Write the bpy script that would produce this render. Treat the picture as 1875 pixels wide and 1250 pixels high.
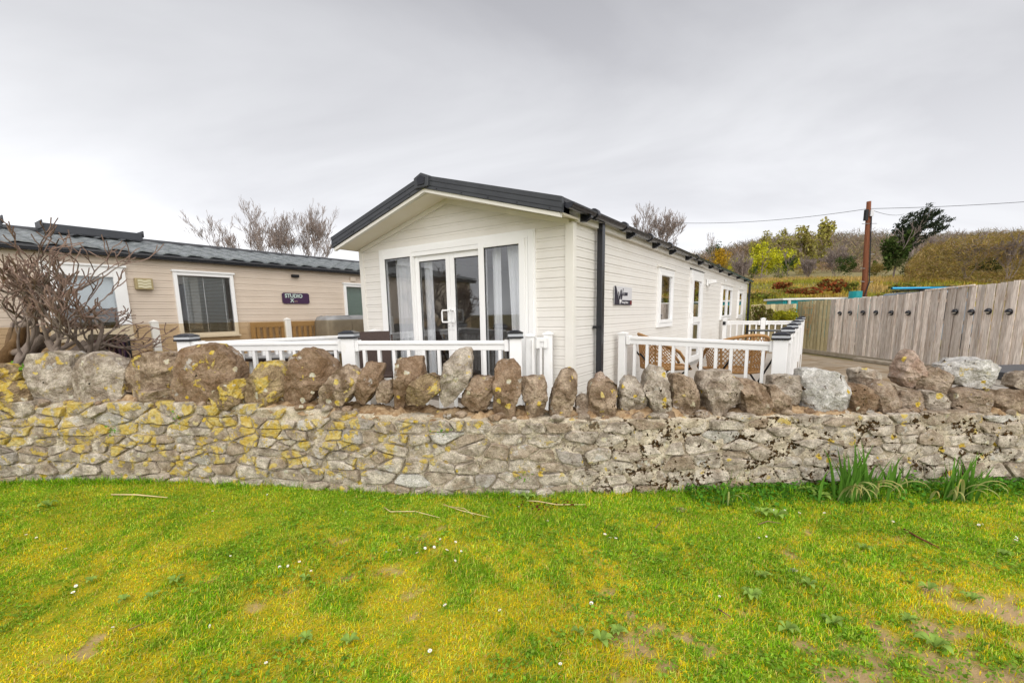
import bpy, bmesh, math, random
import numpy as np
from mathutils import Vector, Matrix, noise
random.seed(7); RNG = np.random.default_rng(7)
for o in list(bpy.data.objects): bpy.data.objects.remove(o)
SC = bpy.context.scene; COL = SC.collection
R_ = math.radians
# ------------------------------------------------------------------ camera
F_PX, CX, CY, PITCH, ROLL, EYE = 822.0, 937.5, 705.0, R_(9.0), R_(1.0), 1.6
fw = Vector((0, math.cos(PITCH), -math.sin(PITCH))); up0 = Vector((0, math.sin(PITCH), math.cos(PITCH))); rt0 = Vector((1, 0, 0))
rt = rt0*math.cos(ROLL) - up0*math.sin(ROLL); up = up0*math.cos(ROLL) + rt0*math.sin(ROLL)
CAMP = Vector((0, 0, EYE))
cam_d = bpy.data.cameras.new('camera'); cam = bpy.data.objects.new('camera', cam_d); COL.objects.link(cam)
cam_d.sensor_width = 36; cam_d.lens = F_PX/1875*36; cam_d.shift_y = (CY-625)/1875; cam_d.clip_start = .05; cam_d.clip_end = 3000
m3 = Matrix((rt, up, -fw)).transposed(); cam.matrix_world = Matrix.Translation(CAMP) @ m3.to_4x4()
SC.camera = cam
def ray(x, y): return fw + rt*((x-CX)/F_PX) + up*((CY-y)/F_PX)
def at(x, y, Y):
    "the point of the place seen at photo position x, y that lies Y metres out"
    d = ray(x, y); return CAMP + d*(Y/d.y)
def at_z(x, y, z):
    d = ray(x, y); return CAMP + d*((z-EYE)/d.z)
# ------------------------------------------------------------------ sky, sun, exposure
SUN_EL, SUN_AZ = R_(46), R_(172)     # azimuth clockwise from +Y: behind the camera, to the right
w = bpy.data.worlds.new('World'); SC.world = w; w.use_nodes = True
nt = w.node_tree; N = nt.nodes; L = nt.links
for n in list(N): N.remove(n)
def wn(t, **k):
    n = N.new(t)
    for a, b in k.items(): setattr(n, a, b)
    return n
out = wn('ShaderNodeOutputWorld'); bg = wn('ShaderNodeBackground'); bg.inputs['Strength'].default_value = .1
sky = wn('ShaderNodeTexSky', sky_type='NISHITA', sun_disc=False, sun_elevation=SUN_EL, sun_rotation=SUN_AZ)
tc = wn('ShaderNodeTexCoord'); sep = wn('ShaderNodeSeparateXYZ'); L.new(tc.outputs['Generated'], sep.inputs[0])
# cloud sheet: direction divided by height above the horizon, so streaks flatten towards the horizon
hz = wn('ShaderNodeMath', operation='MAXIMUM'); hz.inputs[1].default_value = 0.0; L.new(sep.outputs[2], hz.inputs[0])
ad = wn('ShaderNodeMath', operation='ADD'); ad.inputs[1].default_value = .22; L.new(hz.outputs[0], ad.inputs[0])
dv = wn('ShaderNodeVectorMath', operation='DIVIDE'); cmb = wn('ShaderNodeCombineXYZ')
for i in range(3): L.new(ad.outputs[0], cmb.inputs[i])
L.new(tc.outputs['Generated'], dv.inputs[0]); L.new(cmb.outputs[0], dv.inputs[1])
mp = wn('ShaderNodeMapping'); mp.inputs['Rotation'].default_value = (0, 0, R_(25)); mp.inputs['Scale'].default_value = (.5, 1.0, 1); mp.inputs['Location'].default_value = (5.3, 1.9, 0)
L.new(dv.outputs[0], mp.inputs['Vector'])
n1 = wn('ShaderNodeTexNoise'); n1.inputs['Scale'].default_value = .95; n1.inputs['Detail'].default_value = 7; n1.inputs['Roughness'].default_value = .52; n1.inputs['Distortion'].default_value = .5
L.new(mp.outputs[0], n1.inputs['Vector'])
cr = wn('ShaderNodeValToRGB'); L.new(n1.outputs['Fac'], cr.inputs[0])
cr.color_ramp.elements[0].position = .36; cr.color_ramp.elements[0].color = (.77, .77, .79, 1)
cr.color_ramp.elements[1].position = .64; cr.color_ramp.elements[1].color = (1.07, 1.075, 1.085, 1)
# overcast: paler towards the horizon all round
g = wn('ShaderNodeValToRGB'); L.new(sep.outputs[2], g.inputs[0]); ge = g.color_ramp
ge.elements[0].position = 0.0; ge.elements[0].color = (.87, .87, .875, 1)
ge.elements[1].position = .62; ge.elements[1].color = (.38, .38, .395, 1)
e = ge.elements.new(.16); e.color = (.78, .78, .79, 1)
e = ge.elements.new(.34); e.color = (.60, .60, .61, 1)
ml = wn('ShaderNodeMix', data_type='RGBA', blend_type='MULTIPLY'); ml.inputs['Factor'].default_value = 1
L.new(g.outputs[0], ml.inputs[6]); L.new(cr.outputs[0], ml.inputs[7])
sc10 = wn('ShaderNodeVectorMath', operation='SCALE'); sc10.inputs['Scale'].default_value = 5.25; L.new(ml.outputs[2], sc10.inputs[0])
mx = wn('ShaderNodeMix', data_type='RGBA'); mx.inputs['Factor'].default_value = .975
L.new(sky.outputs[0], mx.inputs[6]); L.new(sc10.outputs[0], mx.inputs[7])
L.new(mx.outputs[2], bg.inputs['Color']); L.new(bg.outputs[0], out.inputs['Surface'])
sd = bpy.data.lights.new('sun', 'SUN'); so = bpy.data.objects.new('sun', sd); COL.objects.link(so)
sd.energy = 1.5; sd.angle = R_(95); sd.color = (1, .965, .92)
sv = Vector((math.sin(SUN_AZ)*math.cos(SUN_EL), math.cos(SUN_AZ)*math.cos(SUN_EL), math.sin(SUN_EL)))
so.rotation_euler = sv.to_track_quat('Z', 'Y').to_euler(); so.location = (6, -8, 12)
SC.view_settings.view_transform = 'Standard'; SC.view_settings.look = 'None'; SC.view_settings.gamma = 1
SC.view_settings.use_curve_mapping = False; SC.view_settings.exposure = 1.45
SC.render.engine = 'CYCLES'; SC.cycles.max_bounces = 8; SC.cycles.transparent_max_bounces = 16

# ------------------------------------------------------------------ materials
MATS = {}
def nn(nt, t, **k):
    n = nt.nodes.new(t)
    for a, b in k.items(): setattr(n, a, b)
    return n
def mat(name, c1, c2=None, scale=6, rough=.6, bump=0, bscale=40, spec=.3, metal=0, stretch=None, detail=4, rand=0, coord='pos', c3=None, s3=1.5, t3=(.5, .62), trans=0):
    "Principled surface whose colour wanders between c1 and c2; rand = brightness spread between objects"
    m = bpy.data.materials.new(name); m.use_nodes = True; t = m.node_tree; b = t.nodes['Principled BSDF']; l = t.links
    b.inputs['Roughness'].default_value = rough; b.inputs['Specular IOR Level'].default_value = spec; b.inputs['Metallic'].default_value = metal
    col = None
    if coord == 'pos': src = nn(t, 'ShaderNodeNewGeometry').outputs['Position']
    else: src = nn(t, 'ShaderNodeTexCoord').outputs['Object']
    if stretch:
        mpn = nn(t, 'ShaderNodeMapping'); mpn.inputs['Scale'].default_value = stretch; l.new(src, mpn.inputs[0]); src = mpn.outputs[0]
    def noi(s, d=detail):
        n = nn(t, 'ShaderNodeTexNoise'); n.inputs['Scale'].default_value = s; n.inputs['Detail'].default_value = d; n.inputs['Roughness'].default_value = .6; l.new(src, n.inputs['Vector']); return n.outputs['Fac']
    def ramp(fac, a, b_, ca, cb):
        r = nn(t, 'ShaderNodeValToRGB'); r.color_ramp.elements[0].position = a; r.color_ramp.elements[1].position = b_
        r.color_ramp.elements[0].color = (*ca, 1); r.color_ramp.elements[1].color = (*cb, 1); l.new(fac, r.inputs[0]); return r.outputs[0]
    if c2 is None: b.inputs['Base Color'].default_value = (*c1, 1)
    else: col = ramp(noi(scale), .32, .68, c1, c2)
    if c3 is not None:
        f = ramp(noi(s3), t3[0], t3[1], (0, 0, 0), (1, 1, 1)); x = nn(t, 'ShaderNodeMix', data_type='RGBA'); l.new(f, x.inputs[0]); l.new(col, x.inputs[6]); x.inputs[7].default_value = (*c3, 1); col = x.outputs[2]
    if rand and col is not None:
        oi = nn(t, 'ShaderNodeObjectInfo'); mr = nn(t, 'ShaderNodeMapRange'); mr.inputs[3].default_value = 1-rand; mr.inputs[4].default_value = 1+rand; l.new(oi.outputs['Random'], mr.inputs[0])
        x = nn(t, 'ShaderNodeVectorMath', operation='SCALE'); l.new(col, x.inputs[0]); l.new(mr.outputs[0], x.inputs['Scale']); col = x.outputs[0]
    if col is not None: l.new(col, b.inputs['Base Color'])
    if bump:
        bn = nn(t, 'ShaderNodeBump'); bn.inputs['Strength'].default_value = bump; bn.inputs['Distance'].default_value = .02; l.new(noi(bscale, 6), bn.inputs['Height']); l.new(bn.outputs[0], b.inputs['Normal'])
    MATS[name] = m; return m
def attr_mat(name, rough=.7, trans=.3, spec=.15, var=.0):
    "leaf or blade whose own colour is stored on its points; lets some light through"
    m = bpy.data.materials.new(name); m.use_nodes = True; t = m.node_tree; b = t.nodes['Principled BSDF']; l = t.links
    a = nn(t, 'ShaderNodeAttribute', attribute_name='Col'); l.new(a.outputs['Color'], b.inputs['Base Color'])
    b.inputs['Roughness'].default_value = rough; b.inputs['Specular IOR Level'].default_value = spec
    tr = nn(t, 'ShaderNodeBsdfTranslucent'); l.new(a.outputs['Color'], tr.inputs[0]); ms = nn(t, 'ShaderNodeMixShader'); ms.inputs[0].default_value = trans
    l.new(b.outputs[0], ms.inputs[1]); l.new(tr.outputs[0], ms.inputs[2]); l.new(ms.outputs[0], t.nodes['Material Output'].inputs[0]); MATS[name] = m; return m
def glass_mat(name, tint=(1, 1, 1), gain=1.8, rough=0.0):
    m = bpy.data.materials.new(name); m.use_nodes = True; t = m.node_tree; l = t.links
    t.nodes.remove(t.nodes['Principled BSDF'])
    tr = nn(t, 'ShaderNodeBsdfTransparent'); tr.inputs[0].default_value = (*tint, 1); gl = nn(t, 'ShaderNodeBsdfGlossy'); gl.inputs['Roughness'].default_value = rough
    # same reflection from either face of the pane (Schlick), so light can pass straight through
    lw = nn(t, 'ShaderNodeLayerWeight'); lw.inputs[0].default_value = .5; pw = nn(t, 'ShaderNodeMath', operation='POWER'); pw.inputs[1].default_value = 5; l.new(lw.outputs['Facing'], pw.inputs[0])
    ma = nn(t, 'ShaderNodeMath', operation='MULTIPLY_ADD'); ma.inputs[1].default_value = .95; ma.inputs[2].default_value = .045; l.new(pw.outputs[0], ma.inputs[0])
    mu = nn(t, 'ShaderNodeMath', operation='MULTIPLY', use_clamp=True); mu.inputs[1].default_value = gain; l.new(ma.outputs[0], mu.inputs[0])
    ms = nn(t, 'ShaderNodeMixShader'); l.new(mu.outputs[0], ms.inputs[0]); l.new(tr.outputs[0], ms.inputs[1]); l.new(gl.outputs[0], ms.inputs[2]); l.new(ms.outputs[0], t.nodes['Material Output'].inputs[0]); MATS[name] = m; return m

def stone_mat(name, dark, light, lichen=1.0, lich_shift=0.0, brown=(.17, .115, .075), moss_=0.0):
    "limestone: grey to tan, rusty stains, crusts of yellow and white lichen, dark moss"
    m = bpy.data.materials.new(name); m.use_nodes = True; t = m.node_tree; l = t.links; b = t.nodes['Principled BSDF']
    b.inputs['Roughness'].default_value = .92; b.inputs['Specular IOR Level'].default_value = .12
    pos = nn(t, 'ShaderNodeNewGeometry').outputs['Position']; oi = nn(t, 'ShaderNodeObjectInfo')
    off = nn(t, 'ShaderNodeVectorMath', operation='SCALE'); off.inputs[0].default_value = (3.1, 5.7, 2.3); l.new(oi.outputs['Random'], off.inputs['Scale'])
    pv = nn(t, 'ShaderNodeVectorMath', operation='ADD'); l.new(pos, pv.inputs[0]); l.new(off.outputs[0], pv.inputs[1])
    def noi(s, d=5, src=None, r=.6, dist=0):
        n = nn(t, 'ShaderNodeTexNoise'); n.inputs['Scale'].default_value = s; n.inputs['Detail'].default_value = d; n.inputs['Roughness'].default_value = r; n.inputs['Distortion'].default_value = dist; l.new(src or pos, n.inputs['Vector']); return n.outputs['Fac']
    def step(fac, a, b_):
        r = nn(t, 'ShaderNodeMapRange'); r.interpolation_type = 'SMOOTHSTEP'; l.new(fac, r.inputs[0]); r.inputs[1].default_value = a; r.inputs[2].default_value = b_; return r.outputs[0]
    def math_(op, a, b_):
        n = nn(t, 'ShaderNodeMath', operation=op, use_clamp=(op == 'ADD'))
        for i, v in enumerate((a, b_)):
            if isinstance(v, (int, float)): n.inputs[i].default_value = v
            else: l.new(v, n.inputs[i])
        return n.outputs[0]
    def mix(f, a, b_):
        x = nn(t, 'ShaderNodeMix', data_type='RGBA'); l.new(f, x.inputs[0])
        for i, v in ((6, a), (7, b_)):
            if isinstance(v, tuple): x.inputs[i].default_value = (*v, 1)
            else: l.new(v, x.inputs[i])
        return x.outputs[2]
    base = mix(step(noi(9, 6, pv.outputs[0]), .35, .66), dark, light)
    base = mix(math_('MULTIPLY', step(oi.outputs['Random'], .45, .95), .55), base, brown)
    base = mix(math_('MULTIPLY', step(noi(5, 4, pv.outputs[0]), .56, .72), .6), base, brown)
    grit = step(math_('ADD', math_('MULTIPLY', noi(120, 3), .55), math_('MULTIPLY', noi(48, 4, pv.outputs[0], .75), .45)), .36, .64); sp = nn(t, 'ShaderNodeMix', data_type='RGBA', blend_type='MULTIPLY'); sp.inputs[0].default_value = .5
    gr = nn(t, 'ShaderNodeMapRange'); l.new(grit, gr.inputs[0]); gr.inputs[3].default_value = .48; gr.inputs[4].default_value = 1.75; l.new(base, sp.inputs[6]); l.new(gr.outputs[0], sp.inputs[7]); base = sp.outputs[2]
    sx = nn(t, 'ShaderNodeSeparateXYZ'); l.new(pos, sx.inputs[0])
    # yellow lichen thrives on the western stretch of the wall and thins out eastwards
    west = step(sx.outputs[0], 1.2, -2.2)
    high = step(sx.outputs[2], -.05, .42); thr = math_('ADD', math_('MULTIPLY', math_('MULTIPLY', west, high), .17*lichen), lich_shift)
    lf = math_('ADD', math_('ADD', noi(7, 3, None, .5, .6), math_('MULTIPLY', noi(33, 3), .25)), thr)
    lm = step(math_('ADD', lf, math_('MULTIPLY', math_('SUBTRACT', noi(95, 3), .5), .22)), .80, .86)
    vor = nn(t, 'ShaderNodeTexVoronoi'); vor.inputs['Scale'].default_value = 11; wv = nn(t, 'ShaderNodeVectorMath', operation='ADD')
    nv = nn(t, 'ShaderNodeTexNoise'); nv.inputs['Scale'].default_value = 24; l.new(pos, nv.inputs['Vector']); sv_ = nn(t, 'ShaderNodeVectorMath', operation='SCALE'); sv_.inputs['Scale'].default_value = .05; l.new(nv.outputs['Color'], sv_.inputs[0]); l.new(pos, wv.inputs[0]); l.new(sv_.outputs[0], wv.inputs[1]); l.new(wv.outputs[0], vor.inputs['Vector'])
    vs = nn(t, 'ShaderNodeSeparateColor'); l.new(vor.outputs['Color'], vs.inputs[0])
    spot = math_('MULTIPLY', step(vor.outputs['Distance'], .30, .25), step(math_('ADD', vs.outputs[0], math_('MULTIPLY', west, .14*lichen)), .80, .82))
    ycol = mix(step(noi(26, 4), .35, .7), (.60, .40, .03), (.70, .58, .22))
    pale = mix(step(noi(40, 4), .35, .65), (.55, .47, .28), (.62, .60, .52))
    base = mix(math_('MULTIPLY', step(math_('ADD', noi(6, 4, pv.outputs[0]), math_('MULTIPLY', noi(45, 2), .2)), .72, .80), .75), base, (.55, .53, .50))
    base = mix(math_('MULTIPLY', lm, .80), base, ycol)
    base = mix(spot, base, mix(step(vs.outputs[1], .4, .5), ycol, pale))
    moss = math_('MULTIPLY', step(math_('ADD', math_('ADD', noi(8.5, 4), math_('MULTIPLY', noi(34, 4), .45)), moss_), .815, .86), step(sx.outputs[0], -.6, 1.2))
    base = mix(moss, base, mix(step(noi(60, 2), .4, .6), (.03, .020, .010), (.10, .055, .02)))
    l.new(base, b.inputs['Base Color'])
    bn = nn(t, 'ShaderNodeBump'); bn.inputs['Strength'].default_value = 1.0; bn.inputs['Distance'].default_value = .045
    hh = math_('ADD', math_('MULTIPLY', noi(28, 8, pv.outputs[0], .68), 1.0), math_('MULTIPLY', lm, .12)); l.new(hh, bn.inputs['Height']); l.new(bn.outputs[0], b.inputs['Normal'])
    MATS[name] = m; return m

# ------------------------------------------------------------------ mesh helpers
class MB:
    def __init__(s): s.v = []; s.f = []
    def add(s, vs, fs):
        k = len(s.v); s.v += [tuple(p) for p in vs]; s.f += [tuple(i+k for i in f) for f in fs]; return s
    def box(s, x0, x1, y0, y1, z0, z1):
        return s.add([(x0,y0,z0),(x1,y0,z0),(x1,y1,z0),(x0,y1,z0),(x0,y0,z1),(x1,y0,z1),(x1,y1,z1),(x0,y1,z1)],
                     [(0,3,2,1),(4,5,6,7),(0,1,5,4),(1,2,6,5),(2,3,7,6),(3,0,4,7)])
    def beam(s, p0, p1, w, h, upv=(0,0,1)):
        "square bar from p0 to p1, w wide and h tall, centred on the line"
        p0 = Vector(p0); p1 = Vector(p1); d = (p1-p0).normalized(); u = Vector(upv); sd_ = d.cross(u)
        if sd_.length < 1e-4: sd_ = d.cross(Vector((1,0,0)))
        sd_.normalize(); u2 = sd_.cross(d).normalized(); vs = []
        for p in (p0, p1):
            for a, b in ((-1,-1),(1,-1),(1,1),(-1,1)): vs.append(p + sd_*(a*w/2) + u2*(b*h/2))
        return s.add(vs, [(0,3,2,1),(4,5,6,7),(0,1,5,4),(1,2,6,5),(2,3,7,6),(3,0,4,7)])
    def tube(s, pts, rad, n=6, cap=True):
        pts = [Vector(p) for p in pts]; rs = rad if isinstance(rad, (list, tuple)) else [rad]*len(pts); vs = []; fs = []; prev = None
        for i, p in enumerate(pts):
            d = (pts[min(i+1, len(pts)-1)] - pts[max(i-1, 0)]).normalized()
            a = prev if prev is not None else (Vector((0,0,1)) if abs(d.z) < .9 else Vector((1,0,0)))
            x = (a - d*a.dot(d)); x = x.normalized() if x.length > 1e-6 else d.orthogonal().normalized(); y = d.cross(x); prev = x
            for k in range(n):
                t = 2*math.pi*k/n; vs.append(p + x*(math.cos(t)*rs[i]) + y*(math.sin(t)*rs[i]))
        for i in range(len(pts)-1):
            for k in range(n): fs.append((i*n+k, i*n+(k+1)%n, (i+1)*n+(k+1)%n, (i+1)*n+k))
        if cap: fs.append(tuple(range(n-1, -1, -1))); fs.append(tuple((len(pts)-1)*n+k for k in range(n)))
        return s.add(vs, fs)
    def prism(s, poly, vec):
        "closed polygon (3-D points) pushed along vec"
        n = len(poly); vec = Vector(vec); vs = [Vector(p) for p in poly] + [Vector(p)+vec for p in poly]
        return s.add(vs, [tuple(range(n)), tuple(range(2*n-1, n-1, -1))] + [(i, i+n, (i+1)%n+n, (i+1)%n) for i in range(n)])
    def grid(s, P):
        "P[i][j] points"
        a = len(P); b = len(P[0]); vs = [p for r in P for p in r]
        return s.add(vs, [(i*b+j, (i+1)*b+j, (i+1)*b+j+1, i*b+j+1) for i in range(a-1) for j in range(b-1)])
ROOT = {}
def mesh_of(name, v, f):
    me = bpy.data.meshes.new(name); me.from_pydata(v, [], f); me.update(); return me
def fix_normals(me):
    bm = bmesh.new(); bm.from_mesh(me); bmesh.ops.recalc_face_normals(bm, faces=bm.faces); bm.to_mesh(me); bm.free()
def obj(name, mb, m, parent=None, smooth=False, bevel=0, local=False, recalc=True, sharp=0):
    "one mesh object; points are world points unless local (then they are in the parent thing's frame)"
    v = mb.v
    rm = None
    if parent is not None and not local:
        r = parent
        while r.parent: r = r.parent
        rm = ROOT.get(r.name)
        if rm is not None: inv = rm.inverted(); v = [tuple(inv @ Vector(p)) for p in v]
    me = mesh_of(name, v, mb.f)
    if recalc: fix_normals(me)
    o = bpy.data.objects.new(name, me); COL.objects.link(o); o.parent = parent
    if m is not None: me.materials.append(MATS[m] if isinstance(m, str) else m)
    if smooth: me.polygons.foreach_set('use_smooth', [True]*len(me.polygons))
    if sharp: me.set_sharp_from_angle(angle=R_(sharp))
    if bevel:
        bv = o.modifiers.new('bevel', 'BEVEL'); bv.width = bevel; bv.segments = 2; bv.limit_method = 'ANGLE'
    return o
def tag(o, label, cat, group=None, kind=None):
    if label: o['label'] = label
    if cat: o['category'] = cat
    if group: o['group'] = group
    if kind: o['kind'] = kind
    return o
def thing(name, label, cat, loc=(0,0,0), rotz=0, group=None):
    o = bpy.data.objects.new(name, None); COL.objects.link(o); o.location = loc; o.rotation_euler = (0, 0, rotz); o.empty_display_size = .1
    ROOT[o.name] = Matrix.Translation(Vector(loc)) @ Matrix.Rotation(rotz, 4, 'Z'); return tag(o, label, cat, group)
def struct(name, mb, m, smooth=False): o = obj(name, mb, m, None, smooth); o['kind'] = 'structure'; return o
def np_mesh(name, V, T, m, cols=None, parent=None, smooth=False):
    "numpy triangles or quads (T shape n x 3 or n x 4), optional colour per point"
    me = bpy.data.meshes.new(name); k = T.shape[1]; me.vertices.add(len(V)); me.vertices.foreach_set('co', V.astype(np.float32).ravel())
    me.loops.add(T.size); me.loops.foreach_set('vertex_index', T.astype(np.int32).ravel()); me.polygons.add(len(T))
    me.polygons.foreach_set('loop_start', np.arange(0, T.size, k, dtype=np.int32)); me.polygons.foreach_set('loop_total', np.full(len(T), k, dtype=np.int32))
    if smooth: me.polygons.foreach_set('use_smooth', np.ones(len(T), dtype=bool))
    me.update(calc_edges=True)
    if cols is not None:
        ca = me.color_attributes.new('Col', 'FLOAT_COLOR', 'POINT'); c4 = np.ones((len(V), 4), np.float32); c4[:, :3] = cols; ca.data.foreach_set('color', c4.ravel())
    o = bpy.data.objects.new(name, me); COL.objects.link(o); o.parent = parent
    me.materials.append(MATS[m] if isinstance(m, str) else m); return o
def vn(x, y, s, seed=0):
    "smooth value noise 0..1 on arrays"
    x = np.asarray(x)*s + 37.1*seed; y = np.asarray(y)*s - 11.7*seed; xi = np.floor(x).astype(np.int64); yi = np.floor(y).astype(np.int64); fx = x-xi; fy = y-yi; fx = fx*fx*(3-2*fx); fy = fy*fy*(3-2*fy)
    def h(a, b):
        n = (a*374761393 + b*668265263 + seed*974711) & 0x7fffffff; n = ((n ^ (n >> 13))*1274126177) & 0x7fffffff; return ((n ^ (n >> 16)) & 0xffff)/65535.0
    return (h(xi,yi)*(1-fx)+h(xi+1,yi)*fx)*(1-fy) + (h(xi,yi+1)*(1-fx)+h(xi+1,yi+1)*fx)*fy
def fbm(x, y, s, seed=0, o=3): return sum(vn(x, y, s*2**i, seed+i*7)*.5**i for i in range(o))/sum(.5**i for i in range(o))
def nz(p, s, seed=0): return noise.noise(Vector((p[0]*s+seed*3.3, p[1]*s-seed*1.7, p[2]*s+seed*2.1)))
def sstep(x, a, b): t = np.clip((np.asarray(x)-a)/(b-a), 0, 1); return t*t*(3-2*t)
def text(body, size, origin, xdir, normal, m, parent, name='lettering', depth=.003, align='LEFT', bold=0):
    c = bpy.data.curves.new('t', 'FONT'); c.body = body; c.size = size; c.extrude = depth/2; c.align_x = align; c.offset = bold; c.resolution_u = 3
    o = bpy.data.objects.new('t', c); COL.objects.link(o); bpy.context.view_layer.update()
    me = bpy.data.meshes.new_from_object(o.evaluated_get(bpy.context.evaluated_depsgraph_get())); bpy.data.objects.remove(o)
    x = Vector(xdir).normalized(); n = Vector(normal).normalized(); y = n.cross(x); M = Matrix((x, y, n)).transposed().to_4x4(); M.translation = Vector(origin); me.transform(M)
    t = bpy.data.objects.new(name, me); COL.objects.link(t); t.parent = parent; me.materials.clear(); me.materials.append(MATS[m]); return t
def copy_tree(o, parent=None):
    c = o.copy(); COL.objects.link(c); c.parent = parent
    for ch in o.children: copy_tree(ch, c)
    return c
# ------------------------------------------------------------------ material list
mat('cream_clad', (.715,.69,.645), (.745,.72,.675), 2.5, .45, .03, 60, .35, rand=.02, c3=(.675,.64,.575), s3=1.1, t3=(.55,.85))
mat('cream_trim', (.74,.715,.66), (.76,.74,.69), 4, .45, spec=.35)
mat('soffit', (.77,.71,.585), (.80,.75,.64), 3, .55)
mat('white_upvc', (.83,.83,.82), (.86,.86,.855), 3, .32, spec=.45)
mat('white_rail', (.78,.78,.775), (.82,.82,.815), 5, .38, spec=.4, c3=(.72,.70,.64), s3=3.5, t3=(.62,.8))
mat('anthracite', (.040,.043,.050), (.052,.056,.064), 5, .42, spec=.4)
mat('roof_dark', (.045,.047,.052), (.07,.072,.078), 6, .5)
mat('black_gloss', (.010,.011,.016), None, rough=.25, spec=.5)
mat('black_matt', (.012,.012,.014), None, rough=.6)
mat('grey_strip', (.42,.44,.47), None, rough=.3)
mat('curtain', (.88,.88,.89), (.91,.91,.92), 8, .8)
mat('interior', (.30,.25,.20), (.24,.19,.15), 4, .8)
mat('interior_floor', (.15,.09,.05), (.22,.14,.08), 8, .5, stretch=(1,8,1))
mat('deck_board', (.33,.29,.25), (.43,.39,.34), 6, .8, .1, 60, stretch=(1,12,1))
mat('tan_clad', (.60,.505,.41), (.635,.54,.445), 2.5, .5, .03, 60, .3, rand=.02)
mat('tile_metal', (.10,.115,.12), (.19,.205,.21), 14, .34, .08, 150, .5, rand=.12)
mat('rattan_dark', (.045,.028,.024), (.075,.05,.04), 60, .55, .3, 200)
mat('rattan_tan', (.30,.155,.05), (.40,.22,.085), 50, .55, .2, 180)
mat('wood_bench', (.36,.24,.11), (.46,.32,.17), 9, .7, .1, 60, stretch=(3,3,20))
mat('cover_grey', (.20,.20,.20), (.28,.28,.28), 5, .45, .35, 14, .5)
mat('fence_wood', (.50,.43,.375), (.86,.785,.71), 5, .88, .35, 50, .1, stretch=(9,9,.9), rand=.30, c3=(.48,.38,.30), s3=2.2, t3=(.5,.7))
mat('fence_green', (.36,.30,.17), (.54,.47,.29), 5, .9, .35, 50, .1, stretch=(9,9,.9), rand=.22)
mat('concrete', (.30,.25,.19), (.40,.35,.28), 7, .92, .3, 60)
mat('slab', (.24,.19,.13), (.34,.28,.21), 3.2, .9, .25, 70, rand=.1, c3=(.20,.13,.06), s3=1.4, t3=(.48,.7))
stone_mat('mortar', (.42,.35,.255), (.64,.56,.43), .35, -.06, (.34,.25,.15), .06)
mat('mortar_ochre', (.26,.16,.08), (.46,.34,.21), 26, .95, 1.0, 34, .1, c3=(.17,.10,.05), s3=9, t3=(.48,.66), detail=8)
stone_mat('stone_a', (.28,.235,.185), (.66,.585,.485), 1.1, 0, (.28,.195,.12), -.015); stone_mat('stone_pale', (.40,.37,.32), (.62,.59,.54), .6)
stone_mat('coping_a', (.17,.118,.075), (.46,.36,.265), .45, -.03, (.20,.115,.06), -.08); stone_mat('coping_grey', (.24,.195,.15), (.54,.475,.395), .45, -.04, (.27,.18,.115), -.08)
stone_mat('coping_yellow', (.19,.13,.075), (.42,.32,.19), .6, .055); stone_mat('coping_white', (.42,.40,.37), (.66,.64,.61), .3, -.02, (.38,.34,.29), -.09)
stone_mat('coping_pink', (.36,.25,.19), (.55,.44,.36), .2, -.05, (.33,.22,.16), -.2)
mat('pole_wood', (.12,.042,.020), (.20,.075,.038), 3, .8, .3, 30, .15, stretch=(8,8,.7))
mat('steel', (.45,.45,.46), None, rough=.4, metal=.7)
mat('teal', (.0,.22,.23), (.02,.27,.28), 4, .45); mat('shed_roof', (.62,.60,.56), (.70,.69,.66), 5, .5)
mat('board_blue', (.02,.33,.58), None, rough=.3, spec=.5); mat('car_paint', (.16,.20,.24), None, rough=.25, spec=.5)
mat('sign_navy', (.012,.010,.028), None, rough=.3); mat('sign_silver', (.60,.60,.62), None, rough=.35); mat('sign_red', (.18,.012,.012), None, rough=.4); mat('sign_white', (.75,.75,.76), None, rough=.4)
mat('sign_mint', (.50,.62,.56), None, rough=.4); mat('sign_plum', (.06,.03,.07), None, rough=.3); mat('sign_tan', (.45,.30,.24), None, rough=.4)
mat('lamp_glass', (.62,.58,.40), None, rough=.25); mat('brass', (.36,.29,.15), None, rough=.4)
mat('blind', (.60,.66,.68), (.66,.72,.73), 5, .6); mat('blind_green', (.16,.24,.20), (.19,.27,.23), 9, .7)
mat('bark_grey', (.16,.125,.10), (.26,.21,.175), 12, .9, .4, 60); mat('bark_red', (.145,.095,.072), (.225,.155,.12), 14, .85, .3, 60)
mat('bark_far', (.21,.17,.15), (.28,.225,.20), 2, .9); mat('straw', (.55,.42,.20), (.62,.50,.28), 20, .8); mat('twig', (.17,.10,.055), (.26,.17,.09), 30, .85)
mat('petal', (.82,.82,.80), None, rough=.6); mat('pollen', (.65,.42,.02), None, rough=.7); mat('cap_plastic', (.55,.52,.46), None, rough=.5)
glass_mat('glass', (.94,.95,.96), 2.9); glass_mat('bronze_glass', (.87,.80,.68), .5); glass_mat('glass_thin', (.95,.96,.97), 2.4)
attr_mat('blade', .8, .3, .05); attr_mat('leaf', .7, .28, .06); attr_mat('soil', .95, 0.0, .1)

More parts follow.
